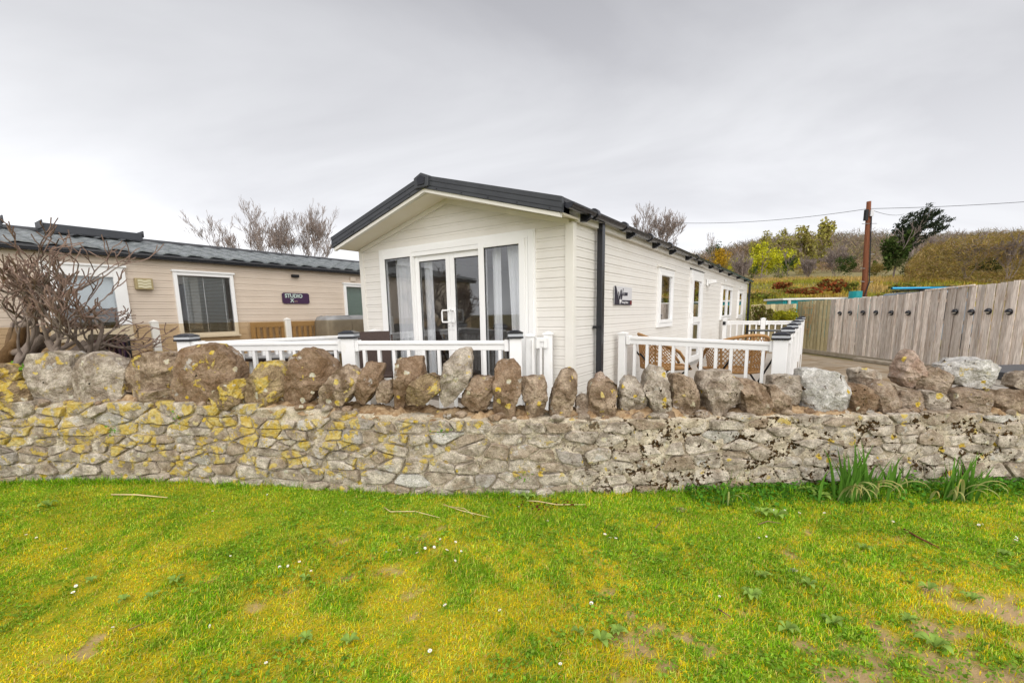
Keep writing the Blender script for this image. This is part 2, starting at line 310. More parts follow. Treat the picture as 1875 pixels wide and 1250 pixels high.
# ------------------------------------------------------------------ ground, lawn
WALL_PL = [(-9,4.45),(-7,4.36),(-5.1,4.29),(-3.5,4.27),(-2.3,4.08),(-1.2,3.88),(-.2,3.77),(.6,3.75),(1.5,3.76),(2.3,3.80),(3.3,3.83),(4.6,3.80),(6,3.74),(8,3.70)]
WXP = [p[0] for p in WALL_PL]; WYP = [p[1] for p in WALL_PL]
def wall_y(x): return np.interp(x, WXP, WYP)
def hill_z(X, Y):
    X = np.asarray(X, float); Y = np.asarray(Y, float)
    z = np.interp(Y, [0, 21, 28, 45, 62, 90, 150, 250, 330, 700], [0, 0, 1.5, 4.0, 5.2, 8.6, 19, 34, 39, 37])
    side = sstep(X/np.maximum(Y, 1), .08, .46); far = .74 + .26*sstep(X/np.maximum(Y,1), .35, .62)
    z = z*side*(np.where(Y > 60, far, 1))
    return z + (fbm(X, Y, .09, 5)-.5)*np.clip((Y-24)/30, 0, 1)*1.6*side
mat('earth', (.16,.13,.06), (.22,.19,.08), 1.5, .95, .4, 20)
NX = 70; xs = np.sign(np.linspace(-1,1,NX))*np.abs(np.linspace(-1,1,NX))**2*1200; ys = np.concatenate([-np.linspace(900,8,14), np.linspace(-4,60,40), np.linspace(66,340,50), np.linspace(380,1500,12)])
XX, YY = np.meshgrid(xs, ys, indexing='ij'); ZZ = hill_z(XX, YY) - .02
V = np.stack([XX, YY, ZZ], -1).reshape(-1, 3); ny = len(ys); I, J = np.meshgrid(np.arange(NX-1), np.arange(ny-1), indexing='ij'); q = (I*ny+J).ravel()
gcol = np.where((ZZ.reshape(-1,1) > .6), np.array([[.20,.17,.05]]), np.array([[.17,.20,.05]]))
go = np_mesh('ground', V, np.stack([q, q+ny, q+ny+1, q+1], 1), 'earth', smooth=True); go['kind'] = 'structure'
# lawn: a fine sheet with low humps; its points store what covers the soil there (moss, grass, bare earth)
def lawn_cover(X, Y):
    "green, yellow moss and bare soil shares at a point of the lawn"
    big = fbm(X*.9, Y*1.3, .75, 3, 3); mid = fbm(X, Y, 3.4, 11, 3); fine = fbm(X, Y, 11, 21, 2)
    near = sstep(Y, 3.0, 1.9)
    moss = (1-.55*sstep(Y, 2.5, 3.7))*(.06 + .78*sstep(big*.34+mid*.36+fine*.30 + .05*near, .43, .61))
    soil = sstep(mid*.5+fine*.5 + .02*near - .03*sstep(X, 0, -1.5) + .165*sstep(X, .2, 1.6)*sstep(Y, 2.7, 1.8), .68, .77)*.9
    return moss, soil
def lawn_z(X, Y): return .006 + .03*(fbm(X, Y, 1.1, 31, 3)) + .012*fbm(X, Y, 6, 41, 2)
xs = np.arange(-9, 9.01, .06); ys = np.arange(-6, 4.6, .06); ys = np.concatenate([ys]); XX, YY = np.meshgrid(xs, ys, indexing='ij'); XF = XX.ravel(); YF = YY.ravel()
mo, so_ = lawn_cover(XF, YF); ZF = lawn_z(XF, YF) - .012*so_
cg = np.array([.15,.23,.012]); cm = np.array([.40,.32,.02]); cs = np.array([.42,.29,.17])
cc = cg + (cm-cg)*mo[:,None]; jit = (.8+.4*fbm(XF, YF, 22, 51, 2))[:,None]; cc = (cc + (cs-cc)*so_[:,None])*jit
ny = len(ys); I, J = np.meshgrid(np.arange(len(xs)-1), np.arange(ny-1), indexing='ij'); q = (I*ny+J).ravel()
mt = MATS['soil']; t_ = mt.node_tree; bn = nn(t_, 'ShaderNodeBump'); bn.inputs['Strength'].default_value = .6; bn.inputs['Distance'].default_value = .01; no = nn(t_, 'ShaderNodeTexNoise'); no.inputs['Scale'].default_value = 90; no.inputs['Detail'].default_value = 6
gp = nn(t_, 'ShaderNodeNewGeometry'); t_.links.new(gp.outputs['Position'], no.inputs['Vector']); t_.links.new(no.outputs['Fac'], bn.inputs['Height']); t_.links.new(bn.outputs[0], t_.nodes['Principled BSDF'].inputs['Normal'])
lo = np_mesh('lawn', np.stack([XF, YF, ZF], 1), np.stack([q, q+ny, q+ny+1, q+1], 1), 'soil', cc, smooth=True); lo['kind'] = 'structure'
# pitch behind the wall: gravelly hardstanding with concrete slabs towards the fence
PV = thing('driveway', None, None, (6.5, 9, 0)); PV['kind'] = 'structure'
for i, (xa, xb) in enumerate(((4.2,5.9),(5.93,7.6),(7.63,9.2),(9.23,10.25))):
    for j in range(7):
        ya = 4.6+j*2.1; z1 = .034+.008*random.random()
        obj('paving_slab', MB().box(xa, xb-.01, ya, ya+2.075, -.03, z1), 'slab', PV)

# ------------------------------------------------------------------ the stone wall
WALL = thing('stone_wall', 'rubble stone garden wall with upright coping stones and yellow lichen', 'wall', (0, 3.95, 0))
WALL['kind'] = 'thing'
def wall_top(x): return np.interp(x, [-9,-5,-3.4,-2.2,-1.2,-.2,1.2,2.3,4.6,8], [.80,.80,.79,.77,.725,.69,.68,.675,.655,.65])
def face(s, z, d):
    "point of the wall face at along-wall position s, height z, d in front of the mortar line (battered)"
    y = float(wall_y(s)); dy = (float(wall_y(s+.05))-float(wall_y(s-.05)))/.1; n = Vector((dy, -1, 0)).normalized()
    return Vector((s, y + .05*z, z)) + n*d
# mortar core
xs_ = np.arange(-7.2, 7.2, .018); P = []
for x in xs_:
    wt = float(wall_top(x)); row = []
    for k in range(44):
        z = -.05 + (wt+.05)*k/43; d = .002 + .016*float(sstep(x, -1.2, 1.2)) + .024*nz((x, 0, z), 7) + .014*nz((x, 3, z), 24) + .006*nz((x, 5, z), 60); row.append(face(x, z, d))
    row.append(face(x, wt+.015, -.06)); row.append(face(x, wt, -.42)); row.append(face(x, -.05, -.46)); P.append(row)
obj('core', MB().grid(P), 'mortar', WALL, smooth=True)
P = []
for x in xs_:
    wt = float(wall_top(x)); row = []
    for k in range(22):
        t = k/21; h = .075*math.sin(math.pi*min(1, max(0, t*1.02)))**.6*(1+.9*nz((x, t*.4, 0), 5)) + .045*nz((x, t*.42, 1), 12) + .024*nz((x, t*.42, 2), 30) + .012*nz((x, t*.42, 3), 66); p = face(x, wt, .010+.018*nz((x,0,0),8)+.012*nz((x,1,0),21)-.42*t); p.z = wt - .035 + h; row.append(p)
    P.append(row)
obj('mortar_bed', MB().grid(P), 'mortar_ochre', WALL, smooth=True)
def stone_piece(poly, dep, seed, mname):
    "irregular stone from a face outline in (s, z): flat, slightly tilted and chipped face"
    n = len(poly); cs_ = sum(p[0] for p in poly)/n; cz = sum(p[1] for p in poly)/n; m_ = MB(); rings = []; tx = random.uniform(-.12,.12); tz = random.uniform(-.16,.10)
    for k, (sc, d) in enumerate(((1.0,-.05),(1.0,.35),(.95,.85),(.84,1.0),(.62,1.0),(.36,1.02),(.12,1.03))):
        ring = []
        for p in poly:
            s = cs_+(p[0]-cs_)*sc; z = cz+(p[1]-cz)*sc; dd = d*dep if d > 0 else -.05
            if k > 1: dd += .013*nz((s, seed, z), 13, seed) + .007*nz((s, seed, z), 34, seed) + (s-cs_)*tx + (z-cz)*tz
            ring.append(face(s, z, dd))
        rings.append(ring)
    for r in rings: r.append(r[0])
    m_.grid(rings); k0 = (len(rings)-1)*(n+1); m_.f.append(tuple(k0+i for i in range(n)))
    return m_
# roughly coursed rubble: cells round scattered seeds, flattened so stones lie on their beds
AN = 2.3; seeds = []; STN = []; zz_ = .03; row = 0
while zz_ < .86:
    x = -5.75 + random.random()*.3
    while x < 5.45:
        seeds.append((x + random.uniform(-.05,.05), (zz_ + random.uniform(-.024,.024))*AN)); x += min(.40, max(.085, random.lognormvariate(math.log(.185), .45)))
    zz_ += random.choice((.075,.09,.11,.13)); row += 1
big = [s_ for s_ in seeds if random.random() < .10]; seeds = [s_ for s_ in seeds if s_ in big or all(math.hypot(s_[0]-b_[0], (s_[1]-b_[1])/AN*1.5) > .155 for b_ in big)]
def cell(i):
    sx_, sz_ = seeds[i]; poly = [(sx_-.4, sz_-.4), (sx_+.4, sz_-.4), (sx_+.4, sz_+.4), (sx_-.4, sz_+.4)]
    for j, (ox_, oz_) in enumerate(seeds):
        if j == i or abs(ox_-sx_) > .8 or abs(oz_-sz_) > .8: continue
        nx_, nz_ = ox_-sx_, oz_-sz_; c_ = (ox_*ox_+oz_*oz_-sx_*sx_-sz_*sz_)/2; out_ = []
        for k in range(len(poly)):
            a_, b_ = poly[k], poly[(k+1) % len(poly)]; da = a_[0]*nx_+a_[1]*nz_-c_; db = b_[0]*nx_+b_[1]*nz_-c_
            if da <= 0: out_.append(a_)
            if da*db < 0: t = da/(da-db); out_.append((a_[0]+(b_[0]-a_[0])*t, a_[1]+(b_[1]-a_[1])*t))
        poly = out_
        if len(poly) < 3: return None
    return [(p[0], p[1]/AN) for p in poly]
nst = 0
for i in range(len(seeds)):
    poly = cell(i)
    if not poly: continue
    cx_ = sum(p[0] for p in poly)/len(poly); cz_ = sum(p[1] for p in poly)/len(poly); top = float(wall_top(cx_))
    top += random.uniform(-.03,.035); poly = [(p[0], min(max(p[1], -.03), top+.012)) for p in poly]
    if max(p[1] for p in poly)-min(p[1] for p in poly) < .03 or cz_ > top+.02 or cx_ < -5.55 or cx_ > 5.25: continue
    gap = random.uniform(.002, .013); pts = []; n = len(poly)
    per = sum(math.dist(poly[k], poly[(k+1)%n]) for k in range(n)); step_ = per/22
    cx_ = sum(p[0] for p in poly)/n; cz_ = sum(p[1] for p in poly)/n
    for k in range(n):
        a_, b_ = poly[k], poly[(k+1)%n]; ns = max(1, int(round(math.dist(a_, b_)/step_)))
        for q_ in range(ns):
            t = (q_+.5)/ns; x = a_[0]+(b_[0]-a_[0])*t; z = a_[1]+(b_[1]-a_[1])*t
            j = .013*noise.noise(Vector((x*9, z*9, i))) + .005*noise.noise(Vector((x*30, z*30, i))); r_ = math.hypot(x-cx_, z-cz_) + 1e-6
            f_ = max(.3, 1 - gap/r_ + min(0, j)/r_); pts.append((cx_+(x-cx_)*f_, cz_+(z-cz_)*f_))
    if len(pts) < 8: continue
    ar = abs(sum(pts[k][0]*pts[(k+1)%len(pts)][1]-pts[(k+1)%len(pts)][0]*pts[k][1] for k in range(len(pts))))/2
    STN.append((ar, stone_piece(pts, random.uniform(.016, .050), i*.37, ''), 'stone_pale' if random.random() < .07 else 'stone_a'))
STN.sort(key=lambda q: -q[0]); rest = MB()
for k, (ar, m_, mn) in enumerate(STN):
    if k < 300: obj('stone', m_, mn, WALL, smooth=True, sharp=32)
    else: rest.add(m_.v, m_.f)
if rest.v: obj('small_stones', rest, 'stone_a', WALL, smooth=True, sharp=32)['kind'] = 'stuff'
print('wall stones', len(STN))
# coping: outlines as they stand on the wall (photo positions), each with its own place across the wall
Z6, Z7, Z8 = 0, 600, 1235
COP = [
 (Z6,.14,'coping_yellow',[(-60,230),(-10,195),(60,205),(100,240),(90,290),(-60,300)]),
 (Z6,.07,'coping_yellow',[(-30,310),(80,290),(175,300),(170,400),(120,430),(-30,425)]),
 (Z6,.17,'coping_grey',[(168,220),(190,150),(300,128),(385,135),(392,200),(425,250),(420,420),(250,425),(190,400),(170,330)]),
 (Z6,.17,'coping_grey',[(425,215),(450,150),(520,135),(610,165),(690,215),(690,280),(680,400),(600,420),(480,425),(425,360)]),
 (Z6,.20,'coping_a',[(695,230),(730,165),(800,135),(900,132),(965,185),(975,240),(960,330),(800,345),(700,335)]),
 (Z6,.09,'coping_a',[(690,330),(830,335),(960,330),(965,395),(800,410),(690,395)]),
 (Z6,.18,'coping_a',[(955,200),(960,115),(1100,90),(1180,95),(1250,150),(1290,225),(1285,290),(1200,350),(1120,400),(1000,415),(955,330)]),
 (Z6,.07,'coping_yellow',[(1130,375),(1220,290),(1335,268),(1330,330),(1310,400),(1250,428),(1180,415)]),
 (Z6,.13,'coping_yellow',[(1330,330),(1370,235),(1420,185),(1480,182),(1530,215),(1545,300),(1540,350),(1500,370),(1480,420),(1330,415)]),
 (Z6,.19,'coping_a',[(1545,270),(1565,165),(1640,112),(1700,125),(1790,190),(1805,240),(1720,330),(1650,405),(1500,400),(1490,370),(1545,330)]),
 (Z7,.12,'coping_a',[(-30,330),(20,270),(80,210),(110,205),(175,250),(170,310),(100,400),(20,418),(-40,400)]),
 (Z7,.16,'coping_a',[(150,330),(180,260),(205,190),(300,200),(280,260),(290,300),(245,350),(205,405),(155,395)]),
 (Z7,.14,'coping_a',[(265,330),(280,290),(360,280),(365,330),(330,395),(275,395)]),
 (Z7,.19,'coping_a',[(360,175),(440,158),(500,158),(515,240),(510,300),(430,360),(420,425),(365,425),(370,300)]),
 (Z7,.09,'coping_yellow',[(425,370),(440,310),(490,260),(560,250),(608,265),(600,340),(520,405),(430,405)]),
 (Z7,.15,'coping_grey',[(608,390),(605,320),(630,200),(680,130),(730,108),(770,120),(772,220),(755,290),(690,370),(640,410)]),
 (Z7,.15,'coping_a',[(715,400),(740,330),(780,265),(890,268),(890,350),(850,430),(770,437)]),
 (Z7,.12,'coping_a',[(893,470),(890,300),(905,200),(925,178),(1000,180),(1035,225),(1035,330),(1010,400),(1000,480)]),
 (Z7,.15,'coping_a',[(1040,270),(1160,262),(1175,330),(1165,420),(1150,470),(1065,470),(1060,400),(1038,340)]),
 (Z7,.13,'coping_a',[(1192,460),(1195,400),(1215,320),(1260,230),(1310,218),(1342,250),(1330,340),(1310,420),(1280,468)]),
 (Z7,.17,'coping_grey',[(1330,380),(1370,355),(1410,370),(1420,430),(1400,475),(1340,470)]),
 (Z7,.14,'coping_a',[(1395,430),(1410,300),(1440,275),(1510,272),(1545,310),(1530,470),(1420,472)]),
 (Z7,.16,'coping_pink',[(1432,275),(1440,250),(1470,240),(1492,262),(1490,282),(1440,285)]),
 (Z7,.16,'coping_grey',[(1565,400),(1580,300),(1605,262),(1650,262),(1680,310),(1705,400),(1690,435),(1570,435)]),
 (Z7,.13,'coping_grey',[(1690,330),(1715,240),(1745,205),(1800,215),(1822,270),(1825,460),(1760,492),(1730,420)]),
 (Z8,.17,'coping_a',[(-15,300),(-5,255),(50,250),(95,275),(122,350),(115,420),(60,465),(-10,460)]),
 (Z8,.15,'coping_grey',[(140,310),(150,240),(290,230),(310,265),(360,320),(355,390),(270,420),(240,465),(185,460),(165,380)]),
 (Z8,.10,'coping_a',[(330,270),(420,285),(490,320),(510,410),(490,440),(440,472),(375,465),(355,380)]),
 (Z8,.10,'coping_a',[(505,420),(500,330),(540,312),(600,370),(642,460),(520,470)]),
 (Z8,.24,'coping_grey',[(525,330),(530,260),(620,255),(700,265),(700,380),(610,400)]),
 (Z8,.14,'coping_white',[(690,340),(700,230),(760,222),(890,260),(910,310),(945,400),(940,445),(850,440),(800,460),(710,445)]),
 (Z8,.11,'coping_a',[(915,320),(980,300),(1050,330),(1078,370),(1065,440),(1000,460),(950,440)]),
 (Z8,.26,'coping_grey',[(965,225),(1020,213),(1090,240),(1100,290),(1060,330),(970,300)]),
 (Z8,.10,'coping_grey',[(1075,400),(1060,330),(1110,280),(1160,310),(1195,400),(1180,470),(1095,460)]),
 (Z8,.24,'coping_pink',[(1195,265),(1230,160),(1265,125),(1310,140),(1325,185),(1300,270),(1265,320),(1225,300)]),
 (Z8,.11,'coping_grey',[(1195,400),(1230,345),(1300,340),(1330,390),(1320,440),(1260,465),(1205,450)]),
 (Z8,.20,'coping_grey',[(1285,290),(1320,225),(1370,210),(1430,240),(1500,290),(1490,340),(1400,350),(1310,330)]),
 (Z8,.08,'coping_grey',[(1345,430),(1350,345),(1400,340),(1490,405),(1440,455),(1380,470)]),
 (Z8,.24,'coping_white',[(1450,260),(1465,205),(1540,170),(1620,165),(1690,210),(1720,290),(1690,340),(1600,315),(1500,300)]),
 (Z8,.09,'coping_grey',[(1490,420),(1520,340),(1600,325),(1680,360),(1720,400),(1700,455),(1560,460)]),
 (Z8,.10,'coping_a',[(1705,370),(1730,335),(1800,345),(1860,370),(1880,430),(1840,470),(1720,465)]),
 (Z8,.20,'coping_grey',[(1815,310),(1830,250),(1875,230),(1940,260),(1950,330),(1880,345)]),
 (Z8,.18,'coping_a',[(1760,335),(1880,330),(1960,350),(1950,390),(1850,380)]),
 (Z8,.14,'coping_grey',[(1880,400),(1900,350),(2040,360),(2060,480),(1900,480)]),
 (Z8,.17,'coping_a',[(2070,480),(2080,280),(2180,250),(2220,330),(2210,480)]),
 (Z8,.15,'coping_grey',[(2225,480),(2235,310),(2390,330),(2420,480)]),
 (Z6,.15,'coping_a',[(-260,420),(-240,200),(-130,160),(-70,220),(-60,420)]),
 (Z6,.17,'coping_grey',[(-480,420),(-470,230),(-380,160),(-280,230),(-270,420)]),
]
def coping(ox, depth_in, mname, pts, seed):
    px = [(ox+a/2.93, 600+b/2.93) for a, b in pts]; n = len(px)
    mxp = sum(p[0] for p in px)/n; mid = at(mxp, 700, 4.1); Y = float(wall_y(mid.x)) + .04 + depth_in
    W = [at(a, b, Y) for a, b in px]; gx_ = sum(p.x for p in W)/n; gz_ = sum(p.z for p in W)/n; poly = [(gx_+(p.x-gx_)*1.05, gz_+(p.z-gz_)*1.04) for p in W]
    A = cx = cz = 0
    for i in range(n):
        a = poly[i]; b = poly[(i+1) % n]; cr_ = a[0]*b[1]-b[0]*a[1]; A += cr_; cx += (a[0]+b[0])*cr_; cz += (a[1]+b[1])*cr_
    cx /= 3*A; cz /= 3*A; NT = 72; rr = []
    for k in range(NT):
        t = 2*math.pi*k/NT; dx, dz = math.cos(t), math.sin(t); best = .02
        for i in range(n):
            ax, az = poly[i][0]-cx, poly[i][1]-cz; bx, bz = poly[(i+1)%n][0]-cx, poly[(i+1)%n][1]-cz; ex, ez = bx-ax, bz-az; den = dx*ez-dz*ex
            if abs(den) < 1e-9: continue
            r = (ax*ez-az*ex)/den; u = (ax*dz-az*dx)/den
            if r > 0 and -1e-6 <= u <= 1+1e-6: best = max(best, r)
        rr.append(best)
    half = min(.19, max(.07, .6*math.sqrt(abs(A)/2))); rnd = random.Random(seed); rings = []; rm = sum(rr)/NT; tilt_ = rnd.uniform(-.9,.9)
    # the broken front is made of a few flat facets; edges are chipped by cutting planes
    fac = [(rnd.uniform(-1.0,1.0), rnd.uniform(-.7,.9), rnd.uniform(.62,1.08)) for _ in range(5)]
    cuts = [(Vector((rnd.uniform(-1,1), rnd.uniform(-1.6,-.75), rnd.uniform(-.5,1))).normalized(), rnd.uniform(.74,1.06)) for _ in range(17)]
    prof = [(.03,-1),(.15,-1),(.28,-1),(.41,-1),(.54,-1),(.66,-1),(.77,-1),(.87,-.985),(.95,-.93),(.985,-.80),(1,-.55),(1,-.25),(1,.05),(1,.35),(.99,.65),(.95,.85),(.75,.97),(.4,1),(.03,1)]
    for s, t in prof:
        ring = []
        for k in range(NT):
            a = 2*math.pi*k/NT; p = Vector((math.cos(a)*rr[k]*s, t*half, math.sin(a)*rr[k]*s)); q_ = Vector((p.x/rm, p.y/half, p.z/rm))
            if t < -.2: q_.y = -min([-q_.y] + [f2*1.0 - (q_.x*f0 + q_.z*f1)*.55 for f0, f1, f2 in fac]) if t < -.5 else q_.y
            q_.y = max(-1.05, min(q_.y, 1.0)) if q_.y < .3 or t > -.2 else .3
            for nrm, dd in cuts:
                e_ = q_.dot(nrm)-dd
                if e_ > 0: q_ = q_ - nrm*e_
            p = Vector((q_.x*rm, q_.y*half, q_.z*rm))
            dn = .010*nz(p, 9, seed) + .012*nz(p, 24, seed) + .009*nz(p, 52, seed)
            # bedding: the stone splits into thin leaves, some standing proud
            bd = (p.z*math.cos(tilt_)+p.x*math.sin(tilt_)+.02*nz(p,11,seed))*24; dn += .013*noise.noise(Vector((math.floor(bd)*3.7, seed, 0)))*min(1, abs(bd-round(bd))*6)
            L_ = p.length; p = p*(1+dn/max(.05, L_)) if L_ > 1e-5 else p
            ring.append(Vector((cx, Y, cz))+p)
        ring.append(ring[0].copy()); rings.append(ring)
    m_ = MB().grid(rings); return obj('coping_stone', m_, mname, WALL, smooth=False)
for i, c in enumerate(COP): coping(c[0], c[1], c[2], c[3], i+3)

# wedges of broken stone packed between the coping stones
for i in range(64):
    x = random.uniform(-5.2, 5.0); sz = random.uniform(.022,.055); y = float(wall_y(x))+.03+random.uniform(.0,.10); z = float(wall_top(x))+sz*.45; rnd = random.Random(i); P = []
    pl_ = [(Vector((rnd.gauss(0,1),rnd.gauss(0,1),rnd.gauss(0,1))).normalized(), rnd.uniform(.55,.8)) for _ in range(7)]
    for j in range(9):
        ph = math.pi*j/8; row = []
        for k in range(14):
            a = 2*math.pi*k/13; q = Vector((math.sin(ph)*math.cos(a), math.sin(ph)*math.sin(a), math.cos(ph)))
            for nrm, dd in pl_:
                e_ = q.dot(nrm)-dd
                if e_ > 0: q = q-nrm*e_
            row.append(Vector((x+q.x*sz*1.35, y+q.y*sz, z+q.z*sz*.85)))
        P.append(row)
    obj('wedge_stone', MB().grid(P), random.choice(('coping_a','coping_grey','coping_a','coping_yellow' if x < 0 else 'coping_grey')), WALL, smooth=True, sharp=24)
# ------------------------------------------------------------------ main holiday caravan
YAW = R_(34); HC = Vector((.70638, 5.2325, 0)); HS = Vector((math.sin(YAW), math.cos(YAW), 0)); HR = Vector((math.cos(YAW), -math.sin(YAW), 0))
def hw(x, y, z): return HC + HR*x + HS*y + Vector((0, 0, z))          # house frame -> world
WD, LN = 3.66, 15.35; FZ = .42
HOUSE = thing('holiday_caravan', 'cream clad holiday caravan with dark pitched roof edge and sliding glass doors', 'caravan', HC, -YAW)
def part(name, mb, m, parent=None, **k): return obj(name, mb, m, parent or HOUSE, local=True, **k)
def lap(mb_ax, a0, a1, z0, z1, t0=None, t1=None, outsign=-1, off=0.0):
    "one shiplap board: 'x' runs along the front, 'y' along the side; ends may slope (t0, t1 = top ends)"
    t0 = a0 if t0 is None else t0; t1 = a1 if t1 is None else t1; h = z1-z0
    prof = [(0,0),(.0125,0),(.0135,.004),(.0125,.014),(.009,h*.66),(.0125,h*.74),(.0085,h*.84),(.0065,h-.001),(0,h-.001)]; vs = []
    for e in (0, 1):
        for d, z in prof:
            f = z/h; a = (a0+(t0-a0)*f) if e == 0 else (a1+(t1-a1)*f)
            vs.append((a, -d-off, z0+z) if mb_ax == 'x' else (d+off, a, z0+z))
    n = len(prof); fs = [tuple(range(n)), tuple(range(2*n-1, n-1, -1))] + [(i, (i+1)%n, (i+1)%n+n, i+n) for i in range(n)]
    return MB().add(vs, fs)
def spans(lo, hi, z0, z1, openings):
    "stretches of a course that are not cut by an opening"
    cuts = sorted((a, b) for a, b, c, d in openings if c < z1-.02 and d > z0+.02); res = []; x = lo
    for a, b in cuts:
        if a-x > .02: res.append((x, a))
        x = max(x, b)
    if hi-x > .02: res.append((x, hi))
    return res
CH = .1135; DOOR = (-3.19, -.49, .46, 2.56)
S_OPEN = [(3.26,4.23,1.32,2.35),(5.65,6.90,.46,2.48),(9.50,11.42,1.32,2.33),(12.83,14.03,1.31,2.30)]
GA = 3.085; GS = (GA-2.60)/(WD/2)
k = 0; z = FZ
while z < GA-.03:
    z1 = z+CH
    if z1 <= 2.62:
        for a, b in spans(-WD+.06, -.075, z, z1, [DOOR]): part('cladding_board', lap('x', a, b, z, z1), 'cream_clad')
        for a, b in spans(.06, LN-.05, z, z1, S_OPEN): part('cladding_board', lap('y', a, b, z, z1), 'cream_clad')
    else:
        hb = min(WD/2-.06, (GA-z)/GS); ht = max(.02, min(WD/2-.06, (GA-z1)/GS)); part('cladding_board', lap('x', -WD/2-hb, -WD/2+hb, z, min(z1, GA), -WD/2-ht, -WD/2+ht), 'cream_clad')
    z = z1; k += 1
# structural walls behind the boards, with the openings left open
def wall_cells(lo, hi, z0, z1, openings, boxf):
    m_ = MB(); xs_ = sorted({lo, hi, *[o[0] for o in openings], *[o[1] for o in openings]})
    for a, b in zip(xs_[:-1], xs_[1:]):
        c = [(o[2], o[3]) for o in openings if o[0] <= a+1e-6 and o[1] >= b-1e-6]; z = z0
        for d, e in sorted(c):
            if d > z: boxf(m_, a, b, z, d)
            z = e
        if z1 > z: boxf(m_, a, b, z, z1)
    return m_
m_ = wall_cells(-WD+.06, -.061, .30, 2.58, [DOOR], lambda m, a, b, c, d: m.box(a, b, .001, .06, c, d)); m_.prism([(-WD,.001,2.58),(0,.001,2.58),(-WD/2,.001,GA)], (0,.059,0)); part('front_wall', m_, 'interior')
part('side_wall', wall_cells(.0, LN, .30, 2.66, S_OPEN, lambda m, a, b, c, d: m.box(-.06, -.001, a, b, c, d)), 'cream_clad')
part('rear_wall', MB().box(-WD, -.07, LN-.06, LN, .30, 2.62), 'cream_clad'); part('far_side_wall', MB().box(-WD, -WD+.06, .0, LN-.07, .30, 2.66), 'cream_clad')
part('floor', MB().box(-WD+.061, -.062, .061, LN-.07, .36, .46), 'interior_floor'); part('ceiling', MB().box(-WD+.061, -.062, .061, LN-.07, 2.57, 2.60), 'interior')
part('partition', MB().box(-WD+.062, -.063, 4.6, 4.66, .461, 2.569), 'interior'); part('partition', MB().box(-WD+.062, -.063, 8.6, 8.66, .461, 2.569), 'interior')
part('skirt', MB().box(-WD+.05, -.05, .05, LN-.05, .0, .30), 'cream_trim')
# corner posts
part('corner_post', MB().box(-.078, .026, -.028, -.0012, FZ-.02, 2.60).box(-.0005, .026, -.0011, .058, FZ-.02, 2.60), 'cream_trim', bevel=.004)
part('corner_post', MB().box(-WD-.026, -WD+.062, -.028, -.0012, FZ-.02, 2.60), 'cream_trim', bevel=.004)
# roof: ridge along y
OV, AX, EX = -.42, -WD/2, 1.93; RZ, EZ = 3.315, 2.775
def rz(x): return RZ-(RZ-EZ)*abs(x-AX)/EX
for s, nm in ((1,'roof_slope'),(-1,'roof_slope')):
    x1 = AX+s*EX; part(nm, MB().prism([(AX, OV+.03, RZ-.045),(x1, OV+.03, EZ-.045),(x1, OV+.03, EZ-.002),(AX, OV+.03, RZ-.002)], (0, LN+.12-OV, 0)), 'roof_dark')
    # soffit under the front overhang, following the slope
    part('soffit', MB().prism([(AX, OV+.05, RZ-.20),(AX+s*(EX-.02), OV+.05, EZ-.165),(AX+s*(EX-.02), OV+.05, EZ-.145),(AX, OV+.05, RZ-.18)], (0, -OV-.052, 0)), 'soffit')
    b = MB()
    for (o0, o1, yy) in ((.0,.052,-.030),(.052,.062,-.022),(.062,.112,-.030),(.112,.122,-.022),(.122,.155,-.034)):
        b.prism([(AX, OV+yy, RZ-o0),(x1, OV+yy, EZ-o0),(x1, OV+yy, EZ-o1),(AX, OV+yy, RZ-o1)], (0, .05, 0))
    bb = part('bargeboard', b, 'anthracite')
    for t in (.12,.32,.52,.72,.93):
        xx = AX+s*EX*t; zz = rz(xx)-.135; part('screw', MB().tube([(xx, OV-.034, zz),(xx, OV-.040, zz)], .007, 6), 'black_matt', bb)
    part('fascia', MB().prism([(AX, OV-.012, RZ-.1555),(x1-s*.03, OV-.012, EZ-.1555),(x1-s*.03, OV-.012, EZ-.197),(AX, OV-.012, RZ-.197)], (0, .05, 0)), 'cream_trim')
    # boxed eaves along the sides
    part('eaves', MB().box(min(AX+s*1.79, AX+s*1.90), max(AX+s*1.79, AX+s*1.90), -.002+.004, LN-.01, 2.605, 2.735), 'cream_trim')
    part('frieze', MB().prism([(AX, -.034, GA-.045+.012),(AX+s*1.80, -.034, 2.575+.0),(AX+s*1.80, -.034, 2.635),(AX, -.034, GA+.03)], (0, .032, 0)), 'cream_trim')
pc = part('ridge_cap', MB().prism([(AX-.11, OV-.062, RZ-.155),(AX+.11, OV-.062, RZ-.155),(AX+.125, OV-.062, RZ-.03),(AX, OV-.062, RZ+.02),(AX-.125, OV-.062, RZ-.03)], (0, .075, 0)), 'anthracite', bevel=.008)
part('emblem', MB().prism([(AX-.055, OV-.072, RZ-.125),(AX+.055, OV-.072, RZ-.125),(AX+.07, OV-.072, RZ-.045),(AX, OV-.072, RZ-.012),(AX-.07, OV-.072, RZ-.045)], (0, .0095, 0)), 'black_gloss', pc, bevel=.004)
